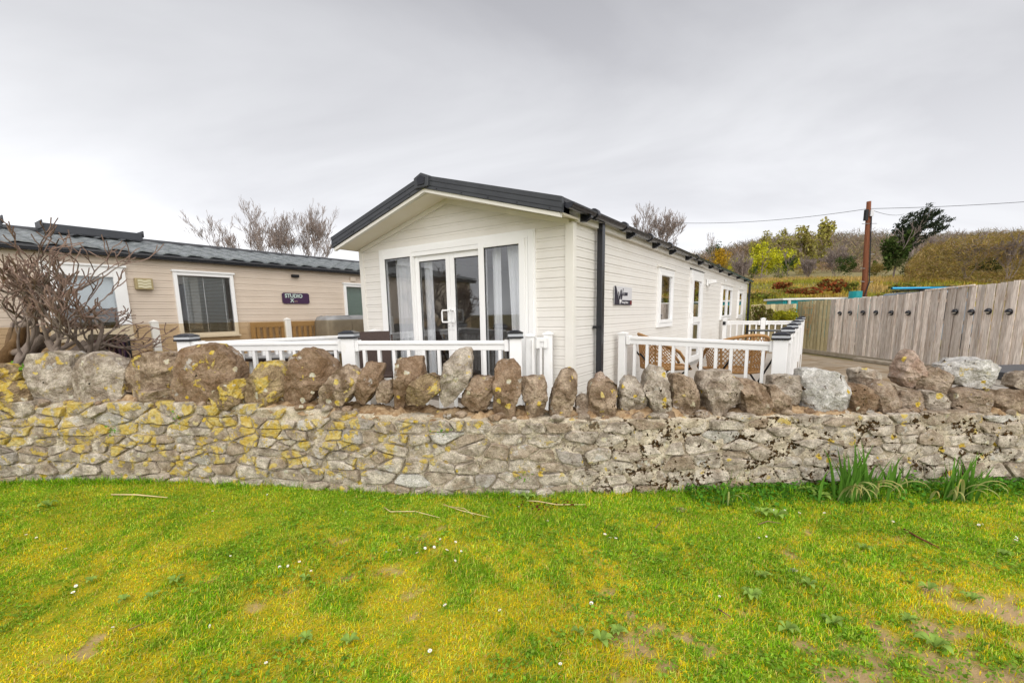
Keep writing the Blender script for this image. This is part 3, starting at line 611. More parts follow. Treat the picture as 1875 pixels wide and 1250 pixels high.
# gutter, brackets, downpipes
gp_ = []
for yy in (OV+.02, LN+.1):
    gp_.append([(.155+.058*math.cos(a), yy, 2.715+.058*math.sin(a)) for a in [math.pi+math.pi*i/10 for i in range(11)]] + [(.155+.052*math.cos(a), yy, 2.715+.052*math.sin(a)) for a in [2*math.pi-math.pi*i/10 for i in range(11)]])
gp_[0].append(gp_[0][0]); gp_[1].append(gp_[1][0]); gutter = part('gutter', MB().grid(gp_), 'black_gloss', smooth=False)
part('gutter_end', MB().prism([(.155+.057*math.cos(a), OV+.016, 2.715+.057*math.sin(a)) for a in [math.pi+math.pi*i/10 for i in range(11)]], (0,.006,0)), 'black_gloss')
for yy in (.08,1.55,2.75,3.75,4.95,6.1,7.3,8.7,10.2,11.9,13.7): part('gutter_bracket', MB().prism([(.071,yy-.03,2.60),(.071,yy-.03,2.70),(.10,yy-.03,2.70),(.20,yy-.03,2.655),(.20,yy-.03,2.64),(.12,yy-.03,2.60)], (0,.06,0)), 'black_gloss')
for yy in (.25,1.2,2.3,3.4,5.5,8.0): part('gutter_joint', MB().tube([(.155,yy-.035,2.703),(.155,yy+.035,2.703)], .0615, 14), 'black_gloss')
for yy in (.61, LN-.02):
    dp = part('downpipe', MB().box(.05, .125, yy-.040, yy+.040, .10, 2.665), 'black_gloss', bevel=.006)
    part('pipe_clip', MB().box(.022, .112, yy-.075, yy+.045, 1.405, 1.435), 'black_matt', dp)
# ---- sliding doors
x0, x1, z0, z1 = DOOR; FR = part('door_frame', MB().box(x0, x0+.075, -.045, .05, z0, z1).box(x1-.075, x1, -.045, .05, z0, z1).box(x0+.0755, x1-.0755, -.045, .05, z1-.075, z1).box(x0+.0755, x1-.0755, -.045, .05, z0, z0+.06), 'white_upvc', bevel=.005)
part('trim', MB().box(x0-.02, x0-.0005, -.035, .0, z0, z1+.02).box(x1+.0005, x1+.02, -.035, .0, z0, z1+.02).box(x0, x1, -.035, .0, z1+.0005, z1+.02), 'white_upvc', FR)
def leaf(name, a, b, zt, y, stile=.07, top=.09, bot=.11):
    m_ = MB().box(a, a+stile, y-.02, y+.03, z0+.06, zt).box(b-stile, b, y-.02, y+.03, z0+.06, zt).box(a+stile+.0005, b-stile-.0005, y-.02, y+.03, zt-top, zt).box(a+stile+.0005, b-stile-.0005, y-.02, y+.03, z0+.06, z0+.06+bot)
    p = part(name, m_, 'white_upvc', bevel=.004); part('pane', MB().box(a+stile-.005, b-stile+.005, y+.002, y+.008, z0+.06+bot-.004, zt-top+.004), 'glass', p)
    part('gasket', MB().box(a+stile, a+stile+.012, y-.004, y+.001, z0+.06+bot, zt-top).box(a+stile+.012, b-stile, y-.004, y+.001, zt-top-.010, zt-top), 'black_matt', p); return p
leaf('fixed_panel', -3.114, -2.50, z1-.076, -.035, .035, .05)
leaf('sliding_door', -2.49, -1.842, z1-.13, .02, .07, .075); d2 = leaf('sliding_door', -1.838, -1.24, z1-.13, .02, .075, .075)
leaf('fixed_panel', -1.30, -.60, z1-.076, -.04, .085, .055)
part('head_rail', MB().box(-2.498, -1.302, -.04, .045, z1-.129, z1-.0765), 'white_upvc', FR)
part('stop_bead', MB().box(-.598, -.567, -.045, .04, z0+.061, z1-.0765).box(-2.4995, -2.491, -.03, .04, z0+.061, z1-.13), 'white_upvc', FR)
for s in (-1, 1):
    xx = -1.84+s*.035; hd = part('handle', MB().tube([(xx,-.002,1.505),(xx+s*.0,-.05,1.505),(xx+s*.075,-.055,1.505),(xx+s*.085,-.055,1.53),(xx+s*.085,-.055,1.64),(xx+s*.075,-.055,1.665),(xx,-.05,1.665),(xx,-.002,1.665)], .011, 8), 'white_upvc', smooth=True)
    part('lock_plate', MB().box(xx-.018, xx+.018, -.012, -.0005, 1.40, 1.69), 'white_upvc', hd, bevel=.006)
    part('keyhole', MB().tube([(xx,-.012,1.45),(xx,-.016,1.45)], .008, 8), 'steel', hd)
# ---- side windows and door
def side_window(a, b, c, d, lights=1, hood=True):
    fr_ = MB().box(.001, .05, a, a+.06, c, d).box(.001, .05, b-.06, b, c, d).box(.001, .05, a+.0605, b-.0605, d-.06, d).box(.001, .05, a+.0605, b-.0605, c, c+.07)
    p = part('window', fr_, 'white_upvc', bevel=.004); n = lights; w_ = (b-a-.12)/n
    for i in range(n):
        y0 = a+.06+i*w_; y1 = y0+w_
        part('sash', MB().box(.012, .058, y0+.004, y0+.06, c+.075, d-.065).box(.012, .058, y1-.06, y1-.004, c+.075, d-.065).box(.012, .058, y0+.0605, y1-.0605, d-.125, d-.065).box(.012, .058, y0+.0605, y1-.0605, c+.075, c+.135), 'white_upvc', p, bevel=.004)
        part('pane', MB().box(.020, .026, y0+.056, y1-.056, c+.131, d-.121), 'glass', p)
    if hood: part('drip_hood', MB().prism([(.001,a-.03,d+.045),(.075,a-.03,d+.008),(.075,a-.03,d+.002),(.001,a-.03,d+.002)], (0,b-a+.06,0)), 'cream_trim', p)
    return p
side_window(*S_OPEN[0]); side_window(*S_OPEN[2], lights=2); side_window(*S_OPEN[3])
a, b, c, d = S_OPEN[1]
sdoor = part('side_door', MB().box(.001, .05, a, a+.09, c, d).box(.001, .05, b-.09, b, c, d).box(.001, .05, a+.0905, b-.0905, d-.08, d), 'white_upvc', bevel=.004)
part('door_leaf', MB().box(.012, .06, a+.10, a+.24, c, d-.085).box(.012, .06, b-.24, b-.10, c, d-.085).box(.012, .06, a+.2405, b-.2405, d-.22, d-.085).box(.012, .06, a+.2405, b-.2405, c, c+.12).box(.012, .06, a+.2405, b-.2405, c+.88, c+1.0), 'white_upvc', sdoor, bevel=.004)
part('pane', MB().box(.024, .030, a+.235, b-.235, c+.995, d-.215), 'glass', sdoor); part('pane', MB().box(.024, .030, a+.235, b-.235, c+.115, c+.885), 'glass', sdoor)
part('door_handle', MB().box(.06, .075, a+.15, a+.19, c+.86, c+1.08).tube([(.075,a+.17,c+1.0),(.11,a+.17,c+1.0),(.11,a+.28,c+1.0)], .01, 8), 'white_upvc', sdoor)
part('drip_hood', MB().prism([(.001,a-.03,d+.04),(.07,a-.03,d+.008),(.07,a-.03,d+.002),(.001,a-.03,d+.002)], (0,b-a+.06,0)), 'black_matt', sdoor)
for zz in (c+.3, c+1.0, c+1.75): part('hinge', MB().box(.05, .072, a-.012, a+.028, zz, zz+.11), 'white_upvc', sdoor)
# name plate on the side
SG = part('name_plate', MB().box(.0225, .034, 1.22, 1.92, 1.70, 1.955), 'sign_silver', bevel=.003)
X = .0345
def pl(pts, m, nm, t=.001, x=X): return part(nm, MB().prism([(x, 1.22+.70*p, 1.70+.255*q_) for p, q_ in pts], (t, 0, 0)), m, SG)
pl([(.0,.0),(.30,.0),(.27,.14),(.08,1.0),(0,1.0)], 'sign_navy', 'emblem'); pl([(.385,0),(1,0),(1,.27),(.40,.27),(.355,.14),(.30,.0)], 'sign_navy', 'band')
pl([(.90,.02),(.985,.02),(.985,.25),(.90,.25)], 'sign_red', 'badge', .0012, X+.0012)
for dx, dz in ((.0,.0),(.14,.13)):
    pl([(.19+dx,.70+dz),(.235+dx,.70+dz),(.275+dx,.40+dz*.6),(.315+dx,.78+dz),(.345+dx,.78+dz),(.30+dx*.6,.16),(.26+dx*.6,.16)], 'sign_navy', 'emblem', .0012, X+.0012+dx*.002)
pl([(.255,.30),(.275,.30),(.285,.22),(.30,.30),(.335,.30),(.35,.22),(.365,.30),(.385,.30),(.355,.10),(.335,.10),(.315,.2),(.30,.10),(.28,.10)], 'sign_white', 'emblem', .0012, X+.0026)
text('ILLERBY', .062, (X+.002, 1.22+.43*.70, 1.70+.52*.255), (0,1,0), (1,0,0), 'sign_navy', SG, bold=.002); text('Brenig Edition', .044, (X+.002, 1.22+.41*.70, 1.70+.09*.255), (0,1,0), (1,0,0), 'sign_white', SG)
# security light, vents
sl = part('security_light', MB().box(.022, .06, 7.35, 7.65, 2.20, 2.36), 'white_upvc', bevel=.01); part('lamp_head', MB().prism([(.06,7.4,2.24),(.06,7.4,2.36),(.22,7.4,2.34),(.22,7.4,2.27)], (0,.22,0)), 'white_upvc', sl, bevel=.01)
part('sensor', MB().box(.022, .06, 10.0, 10.07, 2.43, 2.49), 'white_upvc', bevel=.006); part('sensor', MB().box(.022, .06, 13.4, 13.5, 2.40, 2.45), 'white_upvc', bevel=.006)
# ---- what stands inside, seen through the glass
def curtain(a, b, z0, z1, y, axis, label, folds, taper=0.0):
    P = []; n = folds*8
    for i in range(13):
        t = i/12; row = []
        for k in range(n+1):
            s = k/n; w_ = 1-taper*math.sin(math.pi*.5*t); p = a+(b-a)*(s*w_ + (1-w_)*(0 if taper >= 0 else 0)); off = y + .022*math.sin(s*folds*2*math.pi+.6*math.sin(t*3))*(.5+.5*t) + .01*math.sin(s*17)
            row.append(hw(p, off, z1+(z0-z1)*t) if axis == 'x' else hw(-off, p, z1+(z0-z1)*t))
        P.append(row)
    o = obj('curtain', MB().grid(P), 'curtain', None, smooth=True); sm = o.modifiers.new('thickness', 'SOLIDIFY'); sm.thickness = .002; return tag(o, label, 'curtain')
curtain(-3.07, -2.53, .50, 2.50, .16, 'x', 'wide white voile curtain behind the fixed pane beside the sliding door', 6)
curtain(-2.47, -2.30, .50, 2.50, .16, 'x', 'narrow white curtain edge behind the sliding door leaf with the handle', 2)
curtain(-1.24, -1.10, .50, 2.50, .17, 'x', 'slim white curtain beside the middle mullion of the right fixed pane', 2)
curtain(-.73, -1.0, .50, 2.50, .17, 'x', 'gathered white curtain by the caravan corner behind the right fixed pane', 4, .25)
curtain(3.30, 4.20, 1.30, 2.36, .14, 'y', 'white net curtain behind the single side window near the name plate', 9)
t_ = thing('dining_table', 'pale dining table just inside the sliding doors', 'table', hw(-1.3, 1.7, .46), -YAW)
obj('table_top', MB().box(-.7,.7,-.4,.4,.70,.735), 'wood_bench', t_, local=True)
for sx_ in (-1,1):
    for sy_ in (-1,1): obj('leg', MB().box(sx_*.62-.03, sx_*.62+.03, sy_*.33-.03, sy_*.33+.03, 0, .70), 'wood_bench', t_, local=True)
t_ = thing('sofa', 'brown sofa along the wall inside the caravan lounge', 'sofa', hw(-2.95, 2.4, .46), -YAW)
obj('seat', MB().box(-.45,.45,-1.1,1.1,.1,.42), 'rattan_dark', t_, local=True, bevel=.04); obj('backrest', MB().box(-.60,-.455,-1.1,1.1,.1,.85), 'rattan_dark', t_, local=True, bevel=.04)

# ------------------------------------------------------------------ neighbouring caravan, parallel, 3 m to the west
NC = hw(-6.57, 0, 0); NB = thing('neighbour_caravan', 'beige clad caravan with grey tiled roof and white window frames behind tinted glass', 'caravan', NC, -YAW)
def npart(name, mb, m, parent=None, **k): return obj(name, mb, m, parent or NB, local=True, **k)
NY0, NY1 = -6.2, 6.0; N_OPEN = [(-3.08,-2.16,1.34,2.40),(-1.53,-.60,1.32,2.39),(1.73,2.75,1.40,2.33)]
z = .42
while z < 2.52:
    for a, b in spans(NY0, NY1, z, z+CH, N_OPEN): npart('cladding_board', lap('y', a, b, z, z+CH), 'tan_clad')
    z += CH
npart('side_wall', wall_cells(NY0, NY1, .2, 2.62, N_OPEN, lambda m, a, b, c, d: m.box(-.06, -.001, a, b, c, d)), 'tan_clad')
npart('rear_wall', MB().box(-3.6, -3.54, NY0, NY1, .2, 2.62), 'tan_clad'); npart('end_wall', MB().box(-3.539, -.061, NY0, NY0+.06, .2, 2.62), 'tan_clad'); npart('end_wall', MB().box(-3.539, -.061, NY1-.06, NY1, .2, 2.62), 'tan_clad')
npart('floor', MB().box(-3.53, -.062, NY0+.07, NY1-.07, .3, .42), 'interior_floor'); npart('partition', MB().box(-1.9, -1.85, NY0+.07, NY1-.07, .43, 2.5), 'interior')
NRX, NRZ, NEX, NEZ = -1.8, 3.07, .17, 2.645
nsl = (NRZ-NEZ)/(NEX-NRX); npart('roof_deck', MB().prism([(NRX, NY0-.15, NRZ-.05),(NEX, NY0-.15, NEZ-.05),(NEX, NY0-.15, NEZ-.02),(NRX, NY0-.15, NRZ-.02)], (0, NY1-NY0+.3, 0)).prism([(NRX, NY0-.15, NRZ-.05),(-3.77, NY0-.15, NEZ-.05),(-3.77, NY0-.15, NEZ-.02),(NRX, NY0-.15, NRZ-.02)], (0, NY1-NY0+.3, 0)), 'roof_dark')
for yy in (NY0, NY1-.06): npart('gable', MB().prism([(-3.6, yy, 2.62),(-.001, yy, 2.62),(NRX, yy, 3.0)], (0,.06,0)), 'tan_clad')
# tiles: pressed metal, wavy lower edge
tw, th = .335, .40; nr = 5; tile_me = None
def tile_mesh():
    P = []
    for i in range(4):
        row = []
        for k in range(13):
            s = k/12; wv = .022*math.sin(s*2*math.pi-.5)+.010*math.sin(s*4*math.pi); d = i/3
            row.append((d*th*math.cos(math.atan(nsl)), s*tw, -d*th*math.sin(math.atan(nsl)) + .024 + wv*.7 + .016*d))
        P.append(row)
    P.append([(p[0], p[1], p[2]-.03) for p in P[-1]]); return MB().grid(P)
for r in range(nr):
    for k in range(int((NY1-NY0+.3)/tw)):
        if tile_me is None: o = npart('roof_tile', tile_mesh(), 'tile_metal', smooth=True); tile_me = o.data
        else: o = bpy.data.objects.new('roof_tile', tile_me); COL.objects.link(o); o.parent = NB
        d = r*(.395); o.location = (NRX+.02+d*math.cos(math.atan(nsl)), NY0-.15+k*tw, NRZ-.02-d*math.sin(math.atan(nsl)))
npart('ridge', MB().tube([(NRX, NY0-.15, NRZ+.005),(NRX, NY1+.15, NRZ+.005)], .055, 8), 'roof_dark')
npart('gutter', MB().box(.02, .145, NY0-.15, NY1+.15, 2.555, 2.64), 'black_gloss', bevel=.012)
for a, b in ((-4.55,-3.15),(-2.72,-1.45)):
    sp_ = npart('roof_light', MB().prism([(-1.25,a,NRZ-.06),(-1.25,a,NRZ+.07),(-1.62,a,NRZ+.10),(-1.62,a,NRZ)], (0,b-a,0)), 'anthracite', bevel=.01); [npart("trim", MB().box(-1.64,-1.23,q,q+.014,NRZ+.0,NRZ+.11), "roof_dark", sp_) for q in (a-.015,b+.001)]
def nwin(a, b, c, d, wide=.06, blind=None, bl='grey'):
    p = npart('window', MB().box(.001, .055, a, a+wide, c, d).box(.001, .055, b-wide, b, c, d).box(.001, .055, a+wide+.0005, b-wide-.0005, d-wide, d).box(.001, .055, a+wide+.0005, b-wide-.0005, c, c+wide), 'white_upvc', bevel=.004)
    npart('pane', MB().box(.02, .026, a+wide-.005, b-wide+.005, c+wide-.005, d-wide+.005), 'glass_thin', p)
    npart('hood', MB().box(.001, .075, a-.02, b+.02, d+.001, d+.03), 'white_upvc', p); npart('sill', MB().box(.001, .075, a-.02, b+.02, c-.03, c-.001), 'white_upvc', p)
    return p
w1 = nwin(*N_OPEN[0], wide=.15); w2 = nwin(*N_OPEN[1], wide=.055); w3 = nwin(*N_OPEN[2], wide=.055)
a, b, c, d = N_OPEN[1]; zz = c+.07
while zz < d-.07: npart('blind_slat', MB().add([(-.055,a+.16,zz),(-.055,b-.11,zz),(-.032,b-.11,zz+.016),(-.032,a+.16,zz+.016)], [(0,1,2,3)]), 'blind', w2); zz += .0245
npart('blind_cord', MB().box(-.034,-.031,-1.07,-1.062,c+.06,d-.06).box(-.034,-.031,-1.36,-1.354,c+.06,d-.06).box(-.034,-.031,-.75,-.744,c+.06,d-.06), 'white_upvc', w2)
a, b, c, d = N_OPEN[2]; npart('roller_blind', MB().box(-.04,-.03,a+.05,b-.05,c+.05,d-.05), 'blind_green', w3)
a, b, c, d = N_OPEN[0]; npart('roller_blind', MB().box(-.04,-.03,a+.14,b-.14,c+.45,d-.14), 'blind', w1)
lp = npart('wall_lamp', MB().box(.022,.09,-2.06,-1.83,2.08,2.255), 'brass', bevel=.008)
for k in range(3):
    P = [[(.0935, -2.03+.17*i/10, 2.105+k*.045+dz+.006*math.sin(i*.9)) for i in range(11)] for dz in (0,.034)]; npart('lamp_glass', MB().grid(P), 'lamp_glass', lp)
npart('floodlight', MB().box(.022,.09,.52,.66,2.41,2.465), 'black_matt', bevel=.006); npart('vent', MB().box(.022,.05,1.92,2.06,2.40,2.50), 'tan_clad', bevel=.006)
SG2 = npart('name_plate', MB().prism([(.0225,.29+.58*p,1.885+.215*q_) for p, q_ in ((.05,0),(.95,0),(1,.12),(1,.88),(.95,1),(.05,1),(0,.88),(0,.12))], (.012,0,0)), 'sign_plum')
text('STUDIO', .105, (.0355,.345,2.005), (0,1,0), (1,0,0), 'sign_mint', SG2, bold=.003); text('X', .10, (.0355,.455,1.915), (0,1,0), (1,0,0), 'sign_mint', SG2, bold=.004); text('tra', .055, (.0355,.54,1.918), (0,1,0), (1,0,0), 'sign_tan', SG2)
# ------------------------------------------------------------------ decks
DZ = .40
def deck(name, label, poly, boards):
    t = thing(name, label, 'deck', (sum(p[0] for p in poly)/len(poly), sum(p[1] for p in poly)/len(poly), 0))
    obj('deck_base', MB().prism([(p[0], p[1], 0.02) for p in poly], (0, 0, DZ-.045)), 'deck_board', t)
    # boards run parallel to the caravan front, clipped to the deck outline
    lo = min((Vector((p[0],p[1],0))-HC).dot(HS) for p in poly); hi = max((Vector((p[0],p[1],0))-HC).dot(HS) for p in poly); v = lo
    while v < hi:
        q = [(Vector((p[0],p[1],0))-HC) for p in poly]; q = [(a.dot(HR), a.dot(HS)) for a in q]
        for sgn, lim in ((1, v+.003), (-1, v+.137)):
            o_ = []
            for i in range(len(q)):
                a, b = q[i], q[(i+1) % len(q)]; da = sgn*(a[1]-lim); db = sgn*(b[1]-lim)
                if da >= 0: o_.append(a)
                if da*db < 0: s = da/(da-db); o_.append((a[0]+(b[0]-a[0])*s, a[1]+(b[1]-a[1])*s))
            q = o_
            if len(q) < 3: break
        if len(q) >= 3: obj('deck_plank', MB().prism([hw(a, b, DZ-.024) for a, b in q], (0,0,.024)), 'deck_board', t)
        v += .14
    return t
PL, PM, PR = at(345, 640, 5.30), at(641, 640, 5.12), at(944, 640, 4.95)
PB, PC = at(971, 640, 5.10), at(1004, 640, 5.27); PE = at(686, 610, 7.02)
deck('front_deck', 'grey boarded deck between the stone wall and the sliding doors', [(PL.x,PL.y),(PR.x+.1,PR.y),(.62,5.13),(hw(-3.6,-.06,0).x, hw(-3.6,-.06,0).y)], 1)
RX, RY0 = 2.02, 1.32                       # side deck in the caravan frame
def hpt(x, y, z=0): return hw(x, y, z)
deck('side_deck', 'grey boarded deck along the long side of the cream caravan', [hpt(.07,RY0-.1).to_tuple()[:2], hpt(RX+.05,RY0-.1).to_tuple()[:2], hpt(RX+.05,9.6).to_tuple()[:2], hpt(.07,9.6).to_tuple()[:2]], 1)
# ------------------------------------------------------------------ white deck railings
def post(root, p, ztop, w=.135, cap='black', rot=0, z0=.03):
    M = Matrix.Translation(Vector((p[0], p[1], 0))) @ Matrix.Rotation(rot, 4, 'Z'); tr = lambda m_: setattr(m_, 'v', [tuple(M @ Vector(q)) for q in m_.v]) or m_
    h = w/2; o = obj('post', tr(MB().box(-h, h, -h, h, z0, ztop)), 'white_rail', root, bevel=.006)
    if cap == 'black':
        c = obj('post_cap', tr(MB().box(-h-.02, h+.02, -h-.02, h+.02, ztop+.0005, ztop+.022).prism([(-h-.016,-h-.016,ztop+.05),(h+.016,-h-.016,ztop+.05),(h+.016,h+.016,ztop+.05),(-h-.016,h+.016,ztop+.05)], (0,0,.012))), 'black_gloss', root)
        m_ = tr(MB().add([(-h-.022,-h-.022,ztop+.0625),(h+.022,-h-.022,ztop+.0625),(h+.022,h+.022,ztop+.0625),(-h-.022,h+.022,ztop+.0625),(-h*.5,-h*.5,ztop+.088),(h*.5,-h*.5,ztop+.088),(h*.5,h*.5,ztop+.088),(-h*.5,h*.5,ztop+.088)], [(0,1,2,3),(4,5,6,7),(0,1,5,4),(1,2,6,5),(2,3,7,6),(3,0,4,7)]))
        obj('lid', m_, 'black_gloss', c); obj('light_strip', tr(MB().box(-h-.014, h+.014, -h-.014, h+.014, ztop+.0225, ztop+.0495)), 'grey_strip', c)
    else:
        obj('post_cap', tr(MB().add([(-h-.012,-h-.012,ztop+.0005),(h+.012,-h-.012,ztop+.0005),(h+.012,h+.012,ztop+.0005),(-h-.012,h+.012,ztop+.0005),(-h-.012,-h-.012,ztop+.014),(h+.012,-h-.012,ztop+.014),(h+.012,h+.012,ztop+.014),(-h-.012,h+.012,ztop+.014),(0,0,ztop+.038)], [(0,3,2,1),(0,1,5,4),(1,2,6,5),(2,3,7,6),(3,0,4,7),(4,5,8),(5,6,8),(6,7,8),(7,4,8)])), 'white_rail', root)
    return o
def run(root, a, b, za, zb, spacing=.155, rh=.105, w=.055, zlow=.50, bal=.052, ends=.07):
    "top rail, bottom rail and balusters between two posts; za, zb = rail top heights"
    a = Vector((a[0],a[1],0)); b = Vector((b[0],b[1],0)); d = (b-a).normalized(); L_ = (b-a).length; a2 = a+d*ends; b2 = b-d*ends
    zof = lambda p: za+(zb-za)*((p-a).dot(d)/L_)
    A = Vector((a2.x,a2.y,zof(a2))); B = Vector((b2.x,b2.y,zof(b2)))
    obj('top_rail', MB().beam(A-Vector((0,0,.02)), B-Vector((0,0,.02)), w+.03, .04), 'white_rail', root, bevel=.006); obj('top_rail', MB().beam(A-Vector((0,0,.0405+(rh-.04)/2)), B-Vector((0,0,.0405+(rh-.04)/2)), w, rh-.041), 'white_rail', root, bevel=.005)
    for e, s in ((A, 1), (B, -1)): obj('rail_bracket', MB().beam(e-Vector((0,0,rh/2)), e-Vector((0,0,rh/2))+d*s*.05, w+.044, rh+.02), 'white_rail', root, bevel=.005)
    obj('bottom_rail', MB().beam((a2.x,a2.y,zlow),(b2.x,b2.y,zlow), .05, .07), 'white_rail', root, bevel=.005)
    n = max(2, int(round(L_/spacing))); 
    for k in range(1, n):
        p = a+d*(L_*k/n); z1 = zof(p)-rh; obj('baluster', MB().beam((p.x,p.y,zlow+.0355),(p.x,p.y,z1-.0005), bal, .035, d), 'white_rail', root, bevel=.003)
def zrail(x, y, p): return at(x, y, p.y).z
zL, zM, zR = zrail(378, 626, PL), zrail(640, 624, PM), zrail(930, 623.5, PR)
r1 = thing('deck_railing', 'white plastic railing with black capped posts facing the stone wall', 'railing', (PM.x, PM.y, 0))
post(r1, PL, zL+.015, .15); post(r1, PM, zM+.03, .15); post(r1, PR, zR+.025, .135)
run(r1, PL, PM, zL, zM, .165); run(r1, PM, PR, zM, zR, .165)
r2 = thing('deck_railing', 'white railing running from the wall side back to the sliding doors', 'railing', (PE.x, PE.y, 0))
zE = zrail(684, 611, PE); post(r2, PE, zE+.04, .11, 'white', -YAW); run(r2, PL, PE, zL+.0, zE, .165, ends=.12)
r3 = thing('deck_railing', 'short white railing and gate posts beside the caravan corner post', 'railing', (PC.x, PC.y, 0))
post(r3, PB, zrail(971, 616, PB), .10, 'white', -R_(10)); post(r3, PC, zrail(1004, 612, PC), .10, 'white', -R_(10)); run(r3, PB, PC, zrail(985, 617, PB)-.015, zrail(1000, 616, PC)-.015, .12, ends=.055)
obj('privacy_panel', MB().beam((PB.x+.02,PB.y-.07,.55),(PB.x+.02,PB.y-.07,zrail(971,622,PB)), .07, .008, (1,0,0)), 'white_upvc', r3)
# side deck: rail across, then along, then back to the caravan
C0 = hpt(.13, RY0); C1 = hpt(RX, RY0); z0_, z1_ = at(1150, 614.5, C0.y).z, at(1395, 627, C1.y).z
r4 = thing('deck_railing', 'white railing in front of the two wicker chairs on the side deck', 'railing', ((C0.x+C1.x)/2, (C0.y+C1.y)/2, 0))
post(r4, C0, z0_+.025, .10, 'white', -YAW); post(r4, C1, z1_+.03, .15, 'black', -YAW); run(r4, C0, C1, z0_, z1_, .170, ends=.06)
r5 = thing('deck_railing', 'long white railing with a row of black capped posts facing the wooden fence', 'railing', hpt(RX, 5))
vs_ = [RY0, 2.75, 4.15, 5.7, 7.6, 9.6]; zs_ = [z1_, z1_+.015, z1_+.03, z1_+.045, z1_+.06, z1_+.07]
for i in range(5):
    if i: post(r5, hpt(RX, vs_[i]), zs_[i]+.03, .13, 'black', -YAW)
    run(r5, hpt(RX, vs_[i]), hpt(RX, vs_[i+1]), zs_[i], zs_[i+1], .155, ends=.075)
post(r5, hpt(RX, vs_[5]), zs_[5]+.03, .13, 'black', -YAW)
r6 = thing('deck_railing', 'white railing and gate closing the far end of the side deck', 'railing', hpt(1, 9.6))
zz = zs_[5]; post(r6, hpt(.15, 9.6), zz+.05, .11, 'white', -YAW); post(r6, hpt(1.12, 9.6), zz+.05, .11, 'white', -YAW); run(r6, hpt(.15,9.6), hpt(1.12,9.6), zz, zz, .16, ends=.06); run(r6, hpt(1.12,9.6), hpt(RX,9.6), zz, zz, .16, ends=.06)
obj('latch', MB().box(-.03,.03,-.03,.03,-.05,.05), 'black_matt', r6, local=True).location = (HR*(-.86)+Vector((0,0,zz-.06))-HS*.07).to_tuple()
# ------------------------------------------------------------------ furniture
def wicker_chair(loc, face_dir, label):
    "folding tub chair: diamond lattice shell in a tan rim on crossed dark legs; face_dir = where the sitter looks"
    a = math.atan2(face_dir.y, face_dir.x); t = thing('wicker_chair', label, 'chair', loc, a)
    def shell(th, f):          # th -pi..pi round the back (0 = rear), f 0..1 up
        r = .34+.05*f; top = .46+.42*(.5+.5*math.cos(th*.95))**.8; return Vector((-r*math.cos(th)*.95+.02, r*math.sin(th), .40+(top-.40)*f))
    T0 = 1.95; NB_, NF = 26, 6; m_ = MB()
    for s in (1, -1):
        for k in range(-14, NB_+14):
            pts = []
            for j in range(9):
                f = j/8; th = -T0 + 2*T0*(k + s*f*7)/NB_
                if -T0 <= th <= T0: pts.append(shell(th, f))
            for p, q in zip(pts[:-1], pts[1:]): m_.beam(p, q, .011, .006, (q-p).cross(Vector((0,0,1))))
    sh = obj('lattice', m_, 'rattan_tan', t, local=True); sh['kind'] = 'stuff'
    rim = [shell(-T0+2*T0*i/24, 1) for i in range(25)]; rim = [Vector((.30,-.36,.43))]+rim+[Vector((.30,.36,.43))]; obj('rim', MB().tube(rim, .021, 8), 'rattan_tan', t, local=True, smooth=True)
    low = [shell(-T0+2*T0*i/24, 0) for i in range(25)]; obj('seat_rim', MB().tube(low+[Vector((.34,.28,.40)),Vector((.36,0,.40)),Vector((.34,-.28,.40)),low[0]], .016, 8), 'rattan_tan', t, local=True, smooth=True)
    for k in (-.62,.0,.62): obj('stay', MB().tube([shell(k*1.7,0),shell(k*1.7,.5),shell(k*1.7,1)], .012, 6), 'rattan_tan', t, local=True)
    sp = [Vector((-.30,0,.39))]+[Vector((.34*math.cos(i*math.pi/8)*.95+.02,.33*math.sin(i*math.pi/8),.395)) for i in range(-6,7)]; sp = [Vector((.33*math.cos(i*2*math.pi/20)+.02,.32*math.sin(i*2*math.pi/20),.395)) for i in range(20)]
    obj('seat', MB().prism(sp, (0,0,-.015)), 'rattan_tan', t, local=True)
    for s in (-1, 1):
        obj('leg', MB().tube([(-.30,s*.33,.0),(.05,s*.35,.22),(.32,s*.36,.43)], .013, 6), 'black_matt', t, local=True); obj('leg', MB().tube([(.32,s*.34,.0),(0,s*.345,.2),(-.36,s*.30,.62)], .013, 6), 'black_matt', t, local=True)
    return t
pA = at(1212, 690, 6.55); pA.z = DZ; pB = at(1345, 690, 6.05); pB.z = DZ
wicker_chair(pA, HR*.75+HS*.35, 'tan wicker tub chair with dark legs next to the caravan wall')
wicker_chair(pB, -HR*.55+HS*.6, 'tan wicker tub chair with dark legs next to the black capped corner post')
tb = at(1408, 604, 9.6); t = thing('bistro_table', 'small black table standing on the side deck behind the capped post', 'table', (tb.x, tb.y, DZ), -YAW)
obj('table_top', MB().box(-.36,.36,-.36,.36,tb.z-DZ-.02,tb.z-DZ), 'black_gloss', t, local=True, bevel=.005)
for sx_ in (-1,1):
    for sy_ in (-1,1): obj('leg', MB().tube([(sx_*.30,sy_*.30,tb.z-DZ-.02),(sx_*.31,sy_*.31,.35),(sx_*.33,sy_*.33,0)], .012, 6), 'black_matt', t, local=True)
